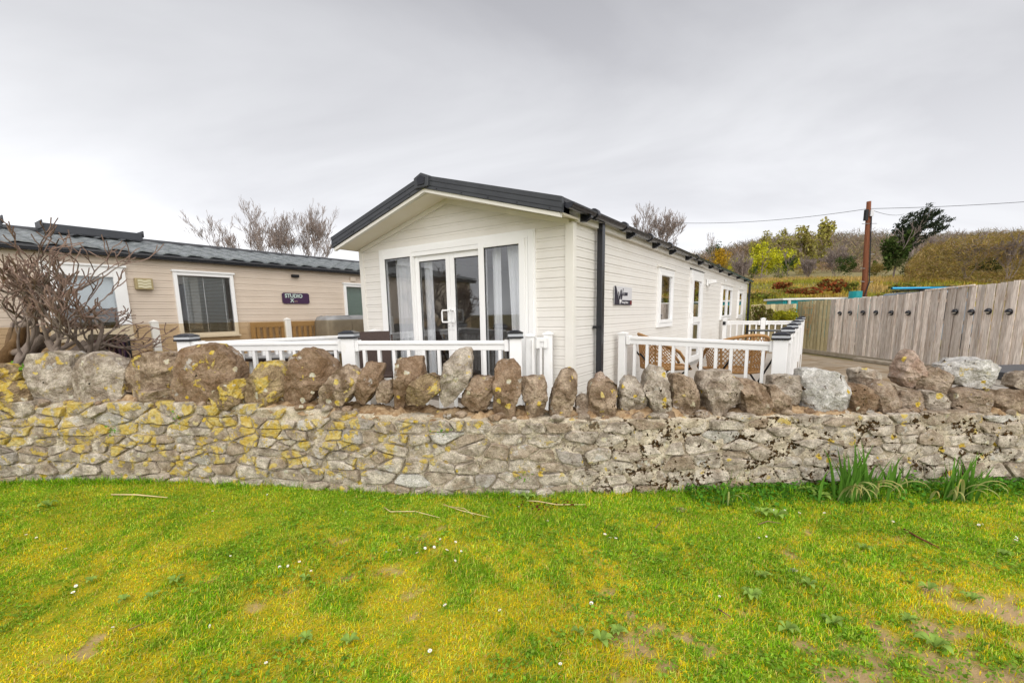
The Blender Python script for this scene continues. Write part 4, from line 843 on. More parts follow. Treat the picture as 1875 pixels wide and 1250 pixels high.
# dark woven chair and folding table on the front deck
c_ = at(688, 640, 6.0); t = thing('woven_chair', 'dark brown woven chair behind the front railing by the glass doors', 'chair', (c_.x, c_.y, DZ), R_(200))
zt = at(688, 608, 6.0).z-DZ
obj('backrest', MB().grid([[(x_, -.24-.05*f-.02*math.sin(math.pi*(x_+.22)/.44), .42+(zt-.42)*f) for x_ in np.linspace(-.22,.22,9)] for f in np.linspace(0,1,7)]), 'rattan_dark', t, local=True).modifiers.new('t','SOLIDIFY').thickness = .025
obj('seat', MB().box(-.23,.23,-.24,.22,.40,.44), 'rattan_dark', t, local=True, bevel=.015)
for s in (-1,1): obj('leg', MB().tube([(s*.24,-.27,0),(s*.24,.0,.28),(s*.24,.22,.44)], .014, 6), 'rattan_dark', t, local=True); obj('leg', MB().tube([(s*.24,.24,0),(s*.24,-.02,.28),(s*.24,-.29,zt-.05)], .014, 6), 'rattan_dark', t, local=True)
c_ = at(515, 650, 6.0); t = thing('folding_table', 'grey topped folding table with dark crossed legs behind the front railing', 'table', (c_.x, c_.y, DZ), R_(-6)); zt = c_.z-DZ
obj('table_top', MB().box(-.66,.66,-.4,.4,zt-.01,zt+.012), 'cover_grey', t, local=True, bevel=.005); obj('table_frame', MB().box(-.63,.63,-.37,.37,zt-.045,zt-.0105), 'rattan_dark', t, local=True)
for s in (-1,1):
    for e in (-1,1): obj('leg', MB().beam((e*.55,s*.32,0),(-e*.05,s*.32,zt-.045), .03, .02, (0,1,0)), 'rattan_dark', t, local=True)
obj('stretcher', MB().beam((-.45,-.34,.2),(.45,-.34,.2), .025, .025), 'rattan_dark', t, local=True)
# ------------------------------------------------------------------ neighbour's terrace: bronze glass screen, bench, covered barbecue
def nw(x, y, z): return NC + HR*x + HS*y + Vector((0,0,z))
GX = 1.05
def on_np(px, py, off):
    "where the sight line through a photo point meets the neighbour's wall plane moved off metres forward"
    d = ray(px, py); p0 = NC + HR*off; s = (p0-CAMP).dot(HR)/d.dot(HR); p = CAMP+d*s; return (p-NC).dot(HS), p.z
gs = thing('glass_screen', 'bronze tinted glass balustrade with cream posts in front of the beige caravan', 'balustrade', nw(GX, 0, 0), -YAW)
ys_ = [on_np(x_, 600, GX)[0] for x_ in (283, 527)]; st = ys_[1]-ys_[0]; ys_ = [ys_[0]-2*st, ys_[0]-st]+ys_+[ys_[1]+st, ys_[1]+2*st]
zt = on_np(400, 590.5, GX)[1]
for i, y_ in enumerate(ys_):
    p = obj('post', MB().box(-.045,.045,y_-.045,y_+.045,.0,zt+.03), 'cream_trim', gs, local=True, bevel=.008); obj('post_cap', MB().add([(-.052,y_-.052,zt+.0305),(.052,y_-.052,zt+.0305),(.052,y_+.052,zt+.0305),(-.052,y_+.052,zt+.0305),(0,y_,zt+.06)], [(0,3,2,1),(0,1,4),(1,2,4),(2,3,4),(3,0,4)]), 'cream_trim', p, local=True)
    if i < len(ys_)-1: obj('glass_panel', MB().box(-.006,.006,y_+.05,ys_[i+1]-.05,.30,zt), 'bronze_glass', gs, local=True)
def bench(loc, rot, label, L_=1.5, m='wood_bench', h=.92, name='garden_bench'):
    t = thing(name, label, 'bench', loc, rot)
    for k in range(4): obj('seat_slat', MB().box(-L_/2+.03,L_/2-.03,-.22+k*.115,-.12+k*.115,.41,.435), m, t, local=True)
    obj('top_rail', MB().box(-L_/2+.061,L_/2-.061,.25,.29,h-.09,h), m, t, local=True); obj('lower_rail', MB().box(-L_/2+.061,L_/2-.061,.25,.29,.50,.55), m, t, local=True)
    n = int(L_/.125)
    for k in range(n): x_ = -L_/2+.12+(L_-.24)*k/(n-1); obj('back_strip', MB().box(x_-.028,x_+.028,.258,.282,.551,h-.091), m, t, local=True)
    for s in (-1,1):
        x_ = s*(L_/2-.03); obj('leg', MB().box(x_-.03,x_+.03,.24,.30,0,h), m, t, local=True); obj('leg', MB().box(x_-.03,x_+.03,-.26,-.20,0,.62), m, t, local=True); obj('armrest', MB().box(x_-.035,x_+.035,-.28,.239,.6205,.65), m, t, local=True)
    return t
b0 = on_np(488, 600, .55)[0]; bz = on_np(500, 590, .3)[1]
bench(nw(.38, b0+.72, bz-.98), R_(90)-YAW+R_(0), 'pale wooden slatted bench behind the tinted glass', 1.55, h=.98)
# covered barbecue
q0 = on_np(588, 600, .45)[0]; q1 = on_np(672, 600, .45)[0]; zt2 = on_np(630, 578, .45)[1]; m_ = MB(); P = []
for i, (z_, g_) in enumerate(((.42,.03),(.75,.015),(zt2-.12,.0),(zt2-.03,-.03),(zt2,-.10))):
    row = []
    for k in range(33):
        a = k/32*2*math.pi; cx_ = math.copysign(abs(math.cos(a))**.35, math.cos(a)); cy_ = math.copysign(abs(math.sin(a))**.35, math.sin(a)); rg = g_+(.012*math.sin(k*2.1+i) if i < 3 else 0)
        row.append((.42+cx_*(.27+rg), (q0+q1)/2+cy_*((q1-q0)/2+rg), z_+.012*math.sin(k*1.3)*(1 if i > 2 else 0)))
    P.append(row)
bq = thing('covered_barbecue', 'barbecue under a grey weather cover behind the tinted glass', 'barbecue', NC, -YAW); m_.grid(P); m_.f.append(tuple(4*33+k for k in range(32))); obj('cover', m_, 'cover_grey', bq, local=True, smooth=True)
for dx in (.2,.64):
    for dy in (q0+.12,q1-.12): obj('leg', MB().box(dx-.02,dx+.02,dy-.02,dy+.02,0,.5), 'black_matt', bq, local=True)
# black panel seat seen below the shrub
c_ = at(200, 650, 6.2); ztp = at(200, 612, 6.2).z; t = thing('black_bench', 'glossy black bench with modelled baluster reflections beside the bare shrub', 'bench', (c_.x, c_.y, 0), R_(-25)); hw_ = .52
rr = [(-hw_+.06,0,.35),(hw_-.06,0,.35),(hw_,0,.41)]+[(hw_-.07+.07*math.cos(a),0,ztp-.07+.07*math.sin(a)) for a in np.linspace(0,math.pi/2,6)]+[(-hw_+.07+.07*math.cos(a),0,ztp-.07+.07*math.sin(a)) for a in np.linspace(math.pi/2,math.pi,6)]+[(-hw_,0,.41)]
obj('back_panel', MB().prism(rr, (0,.03,0)), 'black_gloss', t, local=True, bevel=.006)
for k in range(8): x_ = -hw_+.10+k*.118; obj('back_strip', MB().box(x_,x_+.035,-.014,-.0005,.42,ztp-.08), 'sign_plum', t, local=True)  # raised plum strips imitate balusters reflected in the glossy panel
obj('seat', MB().box(-hw_,hw_,.031,.45,.36,.42), 'black_gloss', t, local=True, bevel=.01)
for s in (-1,1): obj('leg', MB().box(s*.45-.025,s*.45+.025,.05,.10,0,.36), 'black_gloss', t, local=True); obj('leg', MB().box(s*.45-.025,s*.45+.025,.36,.41,0,.36), 'black_gloss', t, local=True)
# ------------------------------------------------------------------ wooden fence on the east side
FEN = [(11.12, 17.6), (10.98, 13.5), (10.85, 11.6), (10.95, 10.0), (11.25, 7.4)]
FYP = [7.4, 10.0, 11.6, 13.5, 17.6]; FXP = [11.25, 10.98, 10.88, 10.93, 11.05]
def fx(Y): return float(np.interp(Y, FYP, FXP))
def ftop(Y): return float(np.interp(Y, [7.4,9.5,10.6,11.6,12.1,12.9,15,17.6], [2.25,2.14,2.08,2.03,2.0,1.95,1.90,1.88]))
FE = thing('board_fence', 'weathered grey fence of upright overlapping boards along the drive', 'fence', (10.98, 12.5, 0)); y_ = 7.45; k = 0
while y_ < 17.5:
    w_ = random.uniform(.085,.135); x_ = fx(y_+w_/2); pr = (-.012 if k % 2 else .022)+random.uniform(-.004,.004); zt = ftop(y_)+random.uniform(-.012,.012); lean = random.uniform(-.006,.006)
    gv = .012 if k % 2 else -.004; pts = [(x_-pr, y_-gv+lean, .12), (x_-pr, y_+w_+gv+lean, .12), (x_-pr, y_+w_+gv, zt+.004), (x_-pr, y_-gv, zt)]
    obj('board', MB().prism(pts, (.02,0,0)), 'fence_green' if y_ > 15.6 else 'fence_wood', FE); y_ += w_; k += 1
FR2 = thing('board_fence', 'greenish weathered fence return behind the yellow green shrub', 'fence', (10.2, 17.8, 0)); x_ = at(1376, 580, 17.7).x; k = 0
while x_ < 11.0:
    w_ = random.uniform(.12,.17); pr = .02*(k % 2); zt = 1.80+random.uniform(-.012,.012); obj('board', MB().box(x_-.012, x_+w_+.012, 17.72-pr, 17.74-pr, .05, zt), 'fence_green', FR2); x_ += w_; k += 1
for z_ in (.45, 1.2): obj('back_rail', MB().box(at(1376,580,17.7).x, 11.0, 17.741, 17.79, z_, z_+.08), 'fence_green', FR2)
for z_ in (.45, 1.2, 1.75): obj('back_rail', MB().beam((11.10,7.5,z_),(11.12,17.5,z_), .05,.08), 'fence_wood', FE)
for y_ in np.arange(7.6, 17.6, 1.8): obj('fence_post', MB().box(fx(y_)+.06, fx(y_)+.16, y_-.05, y_+.05, 0, ftop(y_)-.02), 'fence_wood', FE)
obj('top_batten', MB().beam((fx(10.8)-.03,10.75,ftop(10.75)+.015),(fx(12)-.03,11.95,ftop(11.95)+.02), .05,.03), 'fence_wood', FE)
obj('plinth', MB().prism([(fx(y)-.10, y, 0.0) for y in FYP]+[(fx(y)+.04, y, 0.0) for y in reversed(FYP)], (0,0,.13)), 'concrete', FE)
KB = obj('kerb', MB().prism([(fx(y)-.62, y, 0.03) for y in FYP[:4]]+[(fx(y)-.42, y, 0.03) for y in reversed(FYP[:4])], (0,0,.10)), 'concrete', None, bevel=.02); KB['kind'] = 'thing'; tag(KB, 'low worn concrete kerb along the foot of the board fence', 'kerb')
def lamp_at(px, py, nth, first=[None]):
    d = ray(px, py); Yg = 12
    for _ in range(8): Yg = (CAMP + d*((fx(Yg)-.05)/d.x)).y
    p = CAMP + d*((fx(Yg)-.035)/d.x)
    if first[0] is None:
        t = thing('fence_lamp', '', 'lamp', p, 0, 'black lamps in a row on the fence')
        P = [[(-.075*math.sin(b)*math.cos(a), .075*math.sin(b)*math.sin(a), .075*math.cos(b)) for a in np.linspace(-math.pi/2, math.pi/2, 13)] for b in np.linspace(0.02, math.pi*.52, 7)]
        obj('hood', MB().grid(P), 'black_gloss', t, local=True, smooth=True).modifiers.new('t','SOLIDIFY').thickness = .006
        obj('backplate', MB().tube([(-.004,0,0),(.008,0,0)], .07, 16), 'black_matt', t, local=True); obj('lens', MB().tube([(-.005,0,-.01),(-.045,0,-.01)], .03, 10), 'cap_plastic', t, local=True); first[0] = t
    else: t = copy_tree(first[0]); t.location = p
    t['label'] = 'small black half round fence lamp, %s from the greenish fence end' % nth
for (px, py), nth in zip(((1538,574),(1557,573),(1580,572.5),(1604,572.5),(1632,573),(1663,573),(1749,571),(1779,571.5),(1810,570),(1848,571)), 'first second third fourth fifth sixth seventh eighth ninth tenth'.split()): lamp_at(px, py, nth)
# little trellis hung at the far end of the fence
tr = thing('trellis', 'small tapering wooden trellis leaning on the greenish fence end', 'trellis', (fx(16.6)-.12, 16.6, .7), R_(90)); 
for s in (-1,1): obj('upright', MB().beam((s*.06,0,0),(s*.27,0,1.05), .03,.02,(0,1,0)), 'wood_bench', tr, local=True)
for f in (.15,.4,.65,.9): obj('rung', MB().box(-.10-.22*f,.10+.22*f,.0155,.03,f*1.05-.02,f*1.05+.02), 'wood_bench', tr, local=True)
# cream store at the wall's east end
c_ = at(1862, 690, 6.6); t = thing('storage_box', 'cream storage box with dark grey lid behind the crumbly pale coping stone', 'box', (c_.x+.35, c_.y, 0), R_(4)); zt = at(1862, 673, 6.6).z
for k in range(6): obj('side_board', MB().box(-.95,.95,-.4,.4,.02+k*(zt-.14)/6,.02+(k+1)*(zt-.14)/6-.008), 'cream_clad', t, local=True, bevel=.004)
ld = obj('lid', MB().box(-1.0,1.0,-.45,.45,zt-.115,zt-.01), 'anthracite', t, local=True, bevel=.012); obj('strap', MB().box(-.6,1.0,-.455,-.30,zt-.0095,zt+.006), 'pollen', ld, local=True)
# ------------------------------------------------------------------ beyond the fence
c_ = at(1586, 545, 24); zt = at(1590, 369, 24).z
pole = thing('telegraph_pole', 'tall reddish brown wooden telegraph pole with climbing irons', 'utility pole', (c_.x, c_.y, .2)); tx_ = at(1591, 369, 24).x
PX = lambda z_: (c_.x-.05)+(tx_-c_.x+.05)*max(0,(z_-1)/(zt-1))
obj('shaft', MB().tube([(PX(0),24,0),(PX(3),24,3),(PX(zt),24,zt)], [.15,.135,.10], 12), 'pole_wood', pole, smooth=True)
obj('junction_box', MB().box(PX(zt)-.24,PX(zt)-.10,23.80,23.95,zt-.95,zt-.42), 'black_matt', pole); obj('insulator', MB().box(PX(zt)+.0,PX(zt)+.16,23.80,23.88,zt-.75,zt-.45), 'steel', pole)
obj('cable', MB().tube([(PX(zt-.6)+.06,23.86,zt-.6),(PX(zt-2.2)+.07,23.84,zt-2.2),(PX(2.7)+.08,23.82,2.9),(PX(2.2)-.17,23.82,2.0)], .03, 5), 'black_matt', pole)
for i, z_ in enumerate((zt-1.1,1.0+zt*.28,zt*.42,zt*.52,zt*.62)):
    s = -1 if i % 2 else 1
    if i == 0: obj('step_iron', MB().tube([(PX(z_)-.38,23.9,z_),(PX(z_)+.38,23.9,z_)], .014, 5), 'steel', pole)
    else: obj('step_iron', MB().tube([(PX(z_)+s*.1,23.9,z_),(PX(z_)+s*.34,23.9,z_+.03)], .016, 5), 'steel', pole)
top = Vector((PX(zt), 24, zt-.35))
def wire(a, b, sag, r, label):
    pts = [a.lerp(b, i/24)-Vector((0,0,sag*4*(i/24)*(1-i/24))) for i in range(25)]; tag(obj('overhead_wire', MB().tube(pts, r, 4), 'black_matt', None), label, 'wire')
wire(top, at(1235, 408, 30), .25, .011, 'thin overhead wire sagging from the pole top to the bare tree by the roof'); wire(top, at(2050, 355, 22), .12, .011, 'thin overhead wire leaving the pole top over the dark pine')
wire(top, at(1655, 392, 46), .2, .012, 'faint slanting wire from the pole top down to the pine')
# long low teal store with pale roof
a, b = at(1434, 555, 22), at(1600, 555, 22); t = thing('store_shed', 'long low teal store with a pale flat roof behind the fence', 'shed', ((a.x+b.x)/2, 22.8, 0)); zt = at(1450, 546, 22).z
obj('wall', MB().box(a.x, b.x+1.5, 22, 24-.6, 0, zt-.09), 'teal', t); rf = obj('roof', MB().box(a.x-.08, b.x+1.6, 21.9, 23.6, zt-.089, zt), 'shed_roof', t, bevel=.02)
for i in range(10): x_ = a.x+.1+i*(b.x-a.x)/9; obj('batten', MB().box(x_-.02,x_+.02,21.975,21.9995,.0,zt-.12), 'teal', t)
obj('downpipe', MB().tube([(at(1446,552,21.9).x,21.93,0),(at(1446,552,21.9).x,21.93,zt-.1)], .07, 8), 'cap_plastic', t)
# parked car with a blue board on its roof
a = at(1645, 540, 17.5); b = at(1722, 540, 17.5); zc = at(1690, 533, 17.5).z; zb = at(1690, 528, 17.5).z
car = thing('parked_car', 'dark grey car parked behind the fence, only its roof showing', 'car', ((a.x+b.x)/2, 17.7, 0)); L_ = 4.2; prof = [(-2.1,.35),(-2.1,.85),(-1.7,.95),(-1.1,1.02),(-.55,zc-.05),(.2,zc),(1.2,zc-.03),(1.9,1.05),(2.1,.95),(2.1,.35)]
obj('body', MB().prism([(x_,-.85,z_) for x_, z_ in prof], (0,1.7,0)), 'car_paint', car, local=True, bevel=.06)
for x0_, x1_, in ((-.95,.0),(.08,1.0)): obj('side_window', MB().prism([(x0_,-.853,1.05),(x1_,-.853,1.05),(x1_-.06,-.853,zc-.10),(x0_+.3*(x0_<-.5),-.853,zc-.10)], (0,-.004,0)), 'black_gloss', car, local=True)
for x_ in (-1.35,1.35):
    for y_ in (-.80,.80):
        wl = obj('wheel', MB().tube([(x_,y_-.1,.32),(x_,y_+.1,.32)], .32, 16), 'black_matt', car, local=True); obj('rim', MB().tube([(x_,y_-.105,.32),(x_,y_+.105,.32)], .2, 12), 'steel', wl, local=True)
for x_ in (-.3,.8): obj('roof_bar', MB().beam((x_,-.7,zc+.03),(x_,.7,zc+.03),.05,.04), 'black_matt', car, local=True)
def board_shape(L_, w_, th_): return [[(L_*t_*.5, s_*w_*.5*max(.12,(1-abs(t_)**3)), th_*(.25*abs(t_)**3)+dz) for t_ in np.linspace(-1,1,15)] for s_, dz in ((-1,.0),(-.8,.05),(.8,.05),(1,.0),(.8,-.03),(-.8,-.03),(-1,.0))]
sb = thing('paddle_board', 'blue and black paddle board strapped on the car roof', 'board', ((a.x+b.x)/2+.25, 17.55, zc+.10)); obj('deck', MB().grid(board_shape(2.6,.7,.08)), 'board_blue', sb, local=True, smooth=True); obj('pad', MB().box(-.05,.85,-.30,.30,.055,.07), 'black_matt', sb, local=True)
c_ = at(1566, 543, 21.5); tag(obj('water_butt', MB().tube([(c_.x,21.5,0),(c_.x,21.5,.8),(c_.x,21.5,at(1566,533,21.5).z)], [.26,.30,.26], 12), 'teal', None), 'teal plastic water butt standing at the foot of the pole', 'water butt')
# ------------------------------------------------------------------ blades of grass (numpy: every blade is three faces)
def blades(base, h, w, lean, az, col, curl=.5, twist=None):
    "arrays: base n x 3, height, width, lean (0 upright .. 1 flat), azimuth, colour n x 3"
    n = len(h); d = np.stack([np.cos(az), np.sin(az), np.zeros(n)], 1); s = np.stack([-np.sin(az), np.cos(az), np.zeros(n)], 1)
    if twist is not None: s = np.stack([-np.sin(az+twist), np.cos(az+twist), np.zeros(n)], 1)
    upv = np.array([[0,0,1.]]); V = np.zeros((n, 5, 3))
    hh = h[:,None]; ll = lean[:,None]; ww = w[:,None]
    V[:,0] = base - s*ww*.5; V[:,1] = base + s*ww*.5; mid = base + upv*hh*.55*(1-.5*ll) + d*hh*.35*ll
    V[:,2] = mid + s*ww*.42; V[:,3] = mid - s*ww*.42; V[:,4] = base + upv*hh*(1-ll*(.55+.45*curl)) + d*hh*(.45+.45*ll)*ll*1.6
    k = (np.arange(n)*5)[:,None]; T = np.concatenate([k+np.array([[0,1,2]]), k+np.array([[0,2,3]]), k+np.array([[3,2,4]])], 0)
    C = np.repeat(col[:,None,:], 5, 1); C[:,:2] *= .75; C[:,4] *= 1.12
    return V.reshape(-1,3), T, C.reshape(-1,3)
G_DARK = np.array([.11,.27,.010]); G_MID = np.array([.25,.48,.014]); G_LITE = np.array([.54,.68,.09]); G_YEL = np.array([.76,.58,.016]); G_STRAW = np.array([.60,.43,.13])
def tint(n, wts):
    k = RNG.choice(5, n, p=np.array(wts)/sum(wts)); c = np.stack([G_DARK,G_MID,G_LITE,G_YEL,G_STRAW])[k]; return c*RNG.uniform(.75,1.25,(n,1))
def tint_arr(m):
    "mix of blade colours that follows the moss share m at each blade"
    n = len(m); u = RNG.random(n); pY = .05+.52*m; pS = .05+.10*m; pD = .30*(1-m)**1.3; pM = .42*(1-.6*m); tot = pY+pS+pD+pM+.22
    c = np.where((u < pD/tot)[:,None], G_DARK, np.where((u < (pD+pM)/tot)[:,None], G_MID, np.where((u < (pD+pM+pY)/tot)[:,None], G_YEL, np.where((u < (pD+pM+pY+pS)/tot)[:,None], G_STRAW, G_LITE))))
    return c*RNG.uniform(.72,1.28,(n,1))
NBL = 520000
Y = 1.25 + (4.36-1.25)*RNG.random(NBL)**.95; X = (RNG.random(NBL)*2-1)*(1.42*Y+.55)
mo, so_ = lawn_cover(X, Y); clump = fbm(X, Y, 14, 61, 2); longer = fbm(X, Y, 1.7, 71, 2)
keep = (RNG.random(NBL) > so_*.96) & (RNG.random(NBL) < .45+.9*clump) & (Y < wall_y(X)-.005); X, Y, mo, clump, longer = X[keep], Y[keep], mo[keep], clump[keep], longer[keep]; n = len(X)
h = (.014+.030*RNG.random(n)**1.6)*(1-.35*mo)*(.6+1.1*longer)+.010*(RNG.random(n) < .05); edge = np.clip(1-(wall_y(X)-Y)/.22, 0, 1); h = h*(1+1.3*edge*RNG.random(n))
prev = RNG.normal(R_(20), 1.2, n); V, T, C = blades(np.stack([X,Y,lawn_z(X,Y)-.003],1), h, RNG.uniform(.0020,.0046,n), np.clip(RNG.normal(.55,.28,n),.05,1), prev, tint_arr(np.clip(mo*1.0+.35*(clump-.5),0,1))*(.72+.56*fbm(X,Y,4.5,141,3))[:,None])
g_ = np_mesh('lawn_grass', V, T, 'blade', C); tag(g_, 'short mossy lawn grass in front of the stone wall', 'grass', kind='stuff')
# small broad leaves in the turf (clover, plantain)
def leaf_quads(P, size, col, tilt=.5, aspect=1.0, up_bias=1.0):
    n = len(P); a = RNG.uniform(0, 2*math.pi, n); nx_ = RNG.normal(0, tilt, n); ny_ = RNG.normal(0, tilt, n); nrm = np.stack([nx_, ny_, np.full(n, up_bias)], 1); nrm /= np.linalg.norm(nrm, axis=1)[:,None]
    u = np.stack([np.cos(a), np.sin(a), np.zeros(n)], 1); u -= nrm*(u*nrm).sum(1)[:,None]; u /= np.linalg.norm(u, axis=1)[:,None]+1e-9; v = np.cross(nrm, u); s = size[:,None]
    V = np.stack([P-u*s*.5*aspect, P-v*s*.36+nrm*s*.10, P+u*s*.5*aspect, P+v*s*.36+nrm*s*.10], 1).reshape(-1,3); T = (np.arange(n)*4)[:,None]+np.array([[0,1,2,3]]); return V, T, np.repeat(col, 4, 0)
nc = 9000; Y = 1.3+2.6*RNG.random(nc); X = (RNG.random(nc)*2-1)*(1.42*Y+.5); w_ = fbm(X, Y, 2.2, 81, 2); k_ = (RNG.random(nc) < sstep(w_, .50, .68)) & (Y < wall_y(X)-.02); X, Y = X[k_], Y[k_]; n = len(X)
X = np.repeat(X, 4)+RNG.normal(0,.012,n*4); Y = np.repeat(Y, 4)+RNG.normal(0,.012,n*4); n *= 4
col = np.array([.14,.28,.015])*RNG.uniform(.6,1.5,(n,1)) + np.array([.08,.07,.03])*RNG.random((n,1)); V, T, C = leaf_quads(np.stack([X,Y,lawn_z(X,Y)+RNG.uniform(.008,.024,n)],1), RNG.uniform(.012,.026,n), col, .45)
tag(np_mesh('clover', V, T, 'leaf', C), 'low clover leaves scattered through the lawn', 'clover', kind='stuff')
# rank grass along the wall foot, thickest at the east end
n = 36000; X = RNG.uniform(-5.4, 5.3, n); dens = .06+.85*sstep(X, 1.2, 1.9)+.75*sstep(fbm(X, X*0, 1.6, 91, 2),.42,.7)*(X < 1.2); off = np.abs(RNG.normal(0,1,n))*np.where(X > 1.4, .17+.10*vn(X,X*0,2.1,97), .05)
k_ = RNG.random(n) < dens; X, off = X[k_], off[k_]; n = len(X); Y = wall_y(X)-.015-off; h = np.where(X > 1.3, RNG.uniform(.05,.16,n)*np.clip(1-off*1.5,.25,1), RNG.uniform(.04,.135,n)*np.clip(1-off*6,.3,1))
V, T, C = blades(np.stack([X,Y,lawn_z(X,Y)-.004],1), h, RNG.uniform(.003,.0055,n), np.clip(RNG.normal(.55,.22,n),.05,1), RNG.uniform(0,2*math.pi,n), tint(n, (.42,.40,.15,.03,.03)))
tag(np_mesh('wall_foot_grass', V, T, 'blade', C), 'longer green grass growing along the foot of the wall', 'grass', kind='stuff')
n = 5200; X = RNG.uniform(1.5, 5.2, n); off = np.abs(RNG.normal(0,.16,n)); k_ = RNG.random(n) < fbm(X, off, 3, 95, 2)*1.3; X, off = X[k_], off[k_]; n = len(X); Y = wall_y(X)-.03-off
V, T, C = leaf_quads(np.stack([X,Y,lawn_z(X,Y)+RNG.uniform(.01,.09,n)*np.clip(1-off*1.8,.2,1)],1), RNG.uniform(.018,.045,n), np.array([.07,.19,.02])*RNG.uniform(.6,1.7,(n,1)), .6)
tag(np_mesh('wall_foot_weeds', V, T, 'leaf', C), 'leafy low weeds among the long grass below the wall', 'weeds', kind='stuff')
# sword leaved clumps (each leaf a part)
def sword_leaf(root, base, h, w, az, lean, droop, col, wither=0):
    n = 10; Vv = []; C = []; d = Vector((math.cos(az), math.sin(az), 0)); s = Vector((-math.sin(az), math.cos(az), 0)); p = Vector(base); ang = lean
    for i in range(n+1):
        t = i/n; ww = w*(1-t**2.2)*(.55+.9*min(1,t*3))*.5+.0008; tw = Vector((s.x*math.cos(t), s.y*math.cos(t), .25*math.sin(t)))
        Vv += [p-tw*ww, p+d*ww*.35, p+tw*ww]; c = np.array(col)*(1-wither*t)+np.array([.52,.40,.13])*wither*t; C += [c, c*.85, c]
        ang += droop*(t**1.5)/n*3; p = p + (d*math.sin(ang)+Vector((0,0,math.cos(ang))))*(h/n)
        if p.z < .03: p.z = .03
    T = []
    for i in range(n):
        for k in (0,1): T.append((i*3+k, i*3+k+1, i*3+k+4, i*3+k+3))
    inv = ROOT[root.name].inverted(); V_ = np.array([tuple(inv @ Vector(v)) for v in Vv]); return np_mesh('leaf', V_, np.array(T), 'leaf', np.array(C), root, True)
def clump(px, py, n, hmin, hmax, label, nw=6, w=.022, spread=.07):
    b = at_z(px, py, .02); b.y = min(b.y, float(wall_y(b.x))-.06); t = thing('sword_leaved_plant', label, 'plant', (b.x, b.y, 0)); rnd = random.Random(int(px))
    for k in range(n):
        az = rnd.uniform(0, 2*math.pi); q = b + Vector((rnd.gauss(0,spread), -abs(rnd.gauss(0,spread*.5)), 0)); q.z = .015; g_ = rnd.uniform(.75,1.3)
        sword_leaf(t, q, rnd.uniform(hmin,hmax), w*rnd.uniform(.7,1.2), az, rnd.uniform(.02,.30), rnd.uniform(.0,.8), (.12*g_,.27*g_,.035*g_))
    for k in range(nw):
        az = rnd.uniform(-2.6,-.5); q = b+Vector((rnd.gauss(0,spread), -abs(rnd.gauss(0,.03)), .015)); g_ = rnd.uniform(.9,1.3)
        sword_leaf(t, q, rnd.uniform(hmin*.9,hmax*.95), w*rnd.uniform(.6,.95), az, rnd.uniform(.25,.6), rnd.uniform(1.9,2.9), (.30*g_,.38*g_,.14*g_), rnd.uniform(.4,1))
    return t
clump(1325, 925, 12, .16, .36, 'small clump of thin sword leaves at the mossy stretch of wall', 3, .014, .04)
clump(1560, 915, 44, .28, .54, 'large clump of sword leaves with withered drooping blades against the wall', 15, .027, .10)
clump(1635, 900, 16, .18, .36, 'upright clump of sword leaves close beside the large withered one', 2, .02, .05)
clump(1745, 915, 32, .24, .46, 'clump of sword leaves with pale bent tips below the crumbly coping stone', 9, .021, .08)
clump(1800, 900, 10, .10, .22, 'low tuft of narrow leaves at the east end of the wall', 2, .014, .05)
# flat rosettes of broad leaves in the turf
def rosette(px, py, n, ln, label, col=(.24,.36,.07), group='leafy rosettes in the lawn'):
    b = at_z(px, py, .02); t = thing('weed_rosette', label, 'weed', (b.x, b.y, float(lawn_z(b.x,b.y))), 0, group); rnd = random.Random(int(px*3+py))
    for k in range(n):
        az = k*2.4+rnd.uniform(-.3,.3); L_ = ln*rnd.uniform(.6,1.1); d = Vector((math.cos(az),math.sin(az),0)); s = Vector((-d.y,d.x,0)); V_ = []; T = []
        for i in range(7):
            f = i/6; w_ = L_*.22*math.sin(math.pi*min(1,f**1.3*.96+.04))+.002; p = d*L_*f+Vector((0,0,.012+.03*math.sin(f*2.4)*ln/.06)); V_ += [p-s*w_+Vector((0,0,w_*.35)), p, p+s*w_+Vector((0,0,w_*.35))]
        for i in range(6): T += [(i*3,i*3+1,i*3+4,i*3+3),(i*3+1,i*3+2,i*3+5,i*3+4)]
        g_ = rnd.uniform(.75,1.3); np_mesh('leaf', np.array([tuple(v) for v in V_]), np.array(T), 'leaf', np.repeat(np.array([col])*g_, len(V_), 0), t, True)
for px, py, n, ln in ((1375,1098,9,.07),(1420,950,7,.09),(1395,945,5,.08),(1525,1145,6,.055),(1440,1160,6,.06),(1700,1085,6,.06),(1780,1105,7,.06),(1710,1190,7,.075),(1480,1075,7,.055),(320,1070,6,.05),(280,1100,5,.045),(90,930,6,.08),(230,1105,5,.045),(560,1175,6,.05),(1130,1165,8,.05),(1100,1180,7,.06),(1060,1165,6,.045),(640,1180,5,.05),(170,1070,5,.045),(1835,1020,6,.05),(1480,905,6,.10),(1500,915,6,.09),(965,915,6,.07),(560,1065,5,.045),(1395,1060,6,.05),(1580,1010,6,.055),(1660,1140,6,.05)):
    rosette(px, py, n, ln, 'flat rosette of broad grey green leaves lying in the turf')
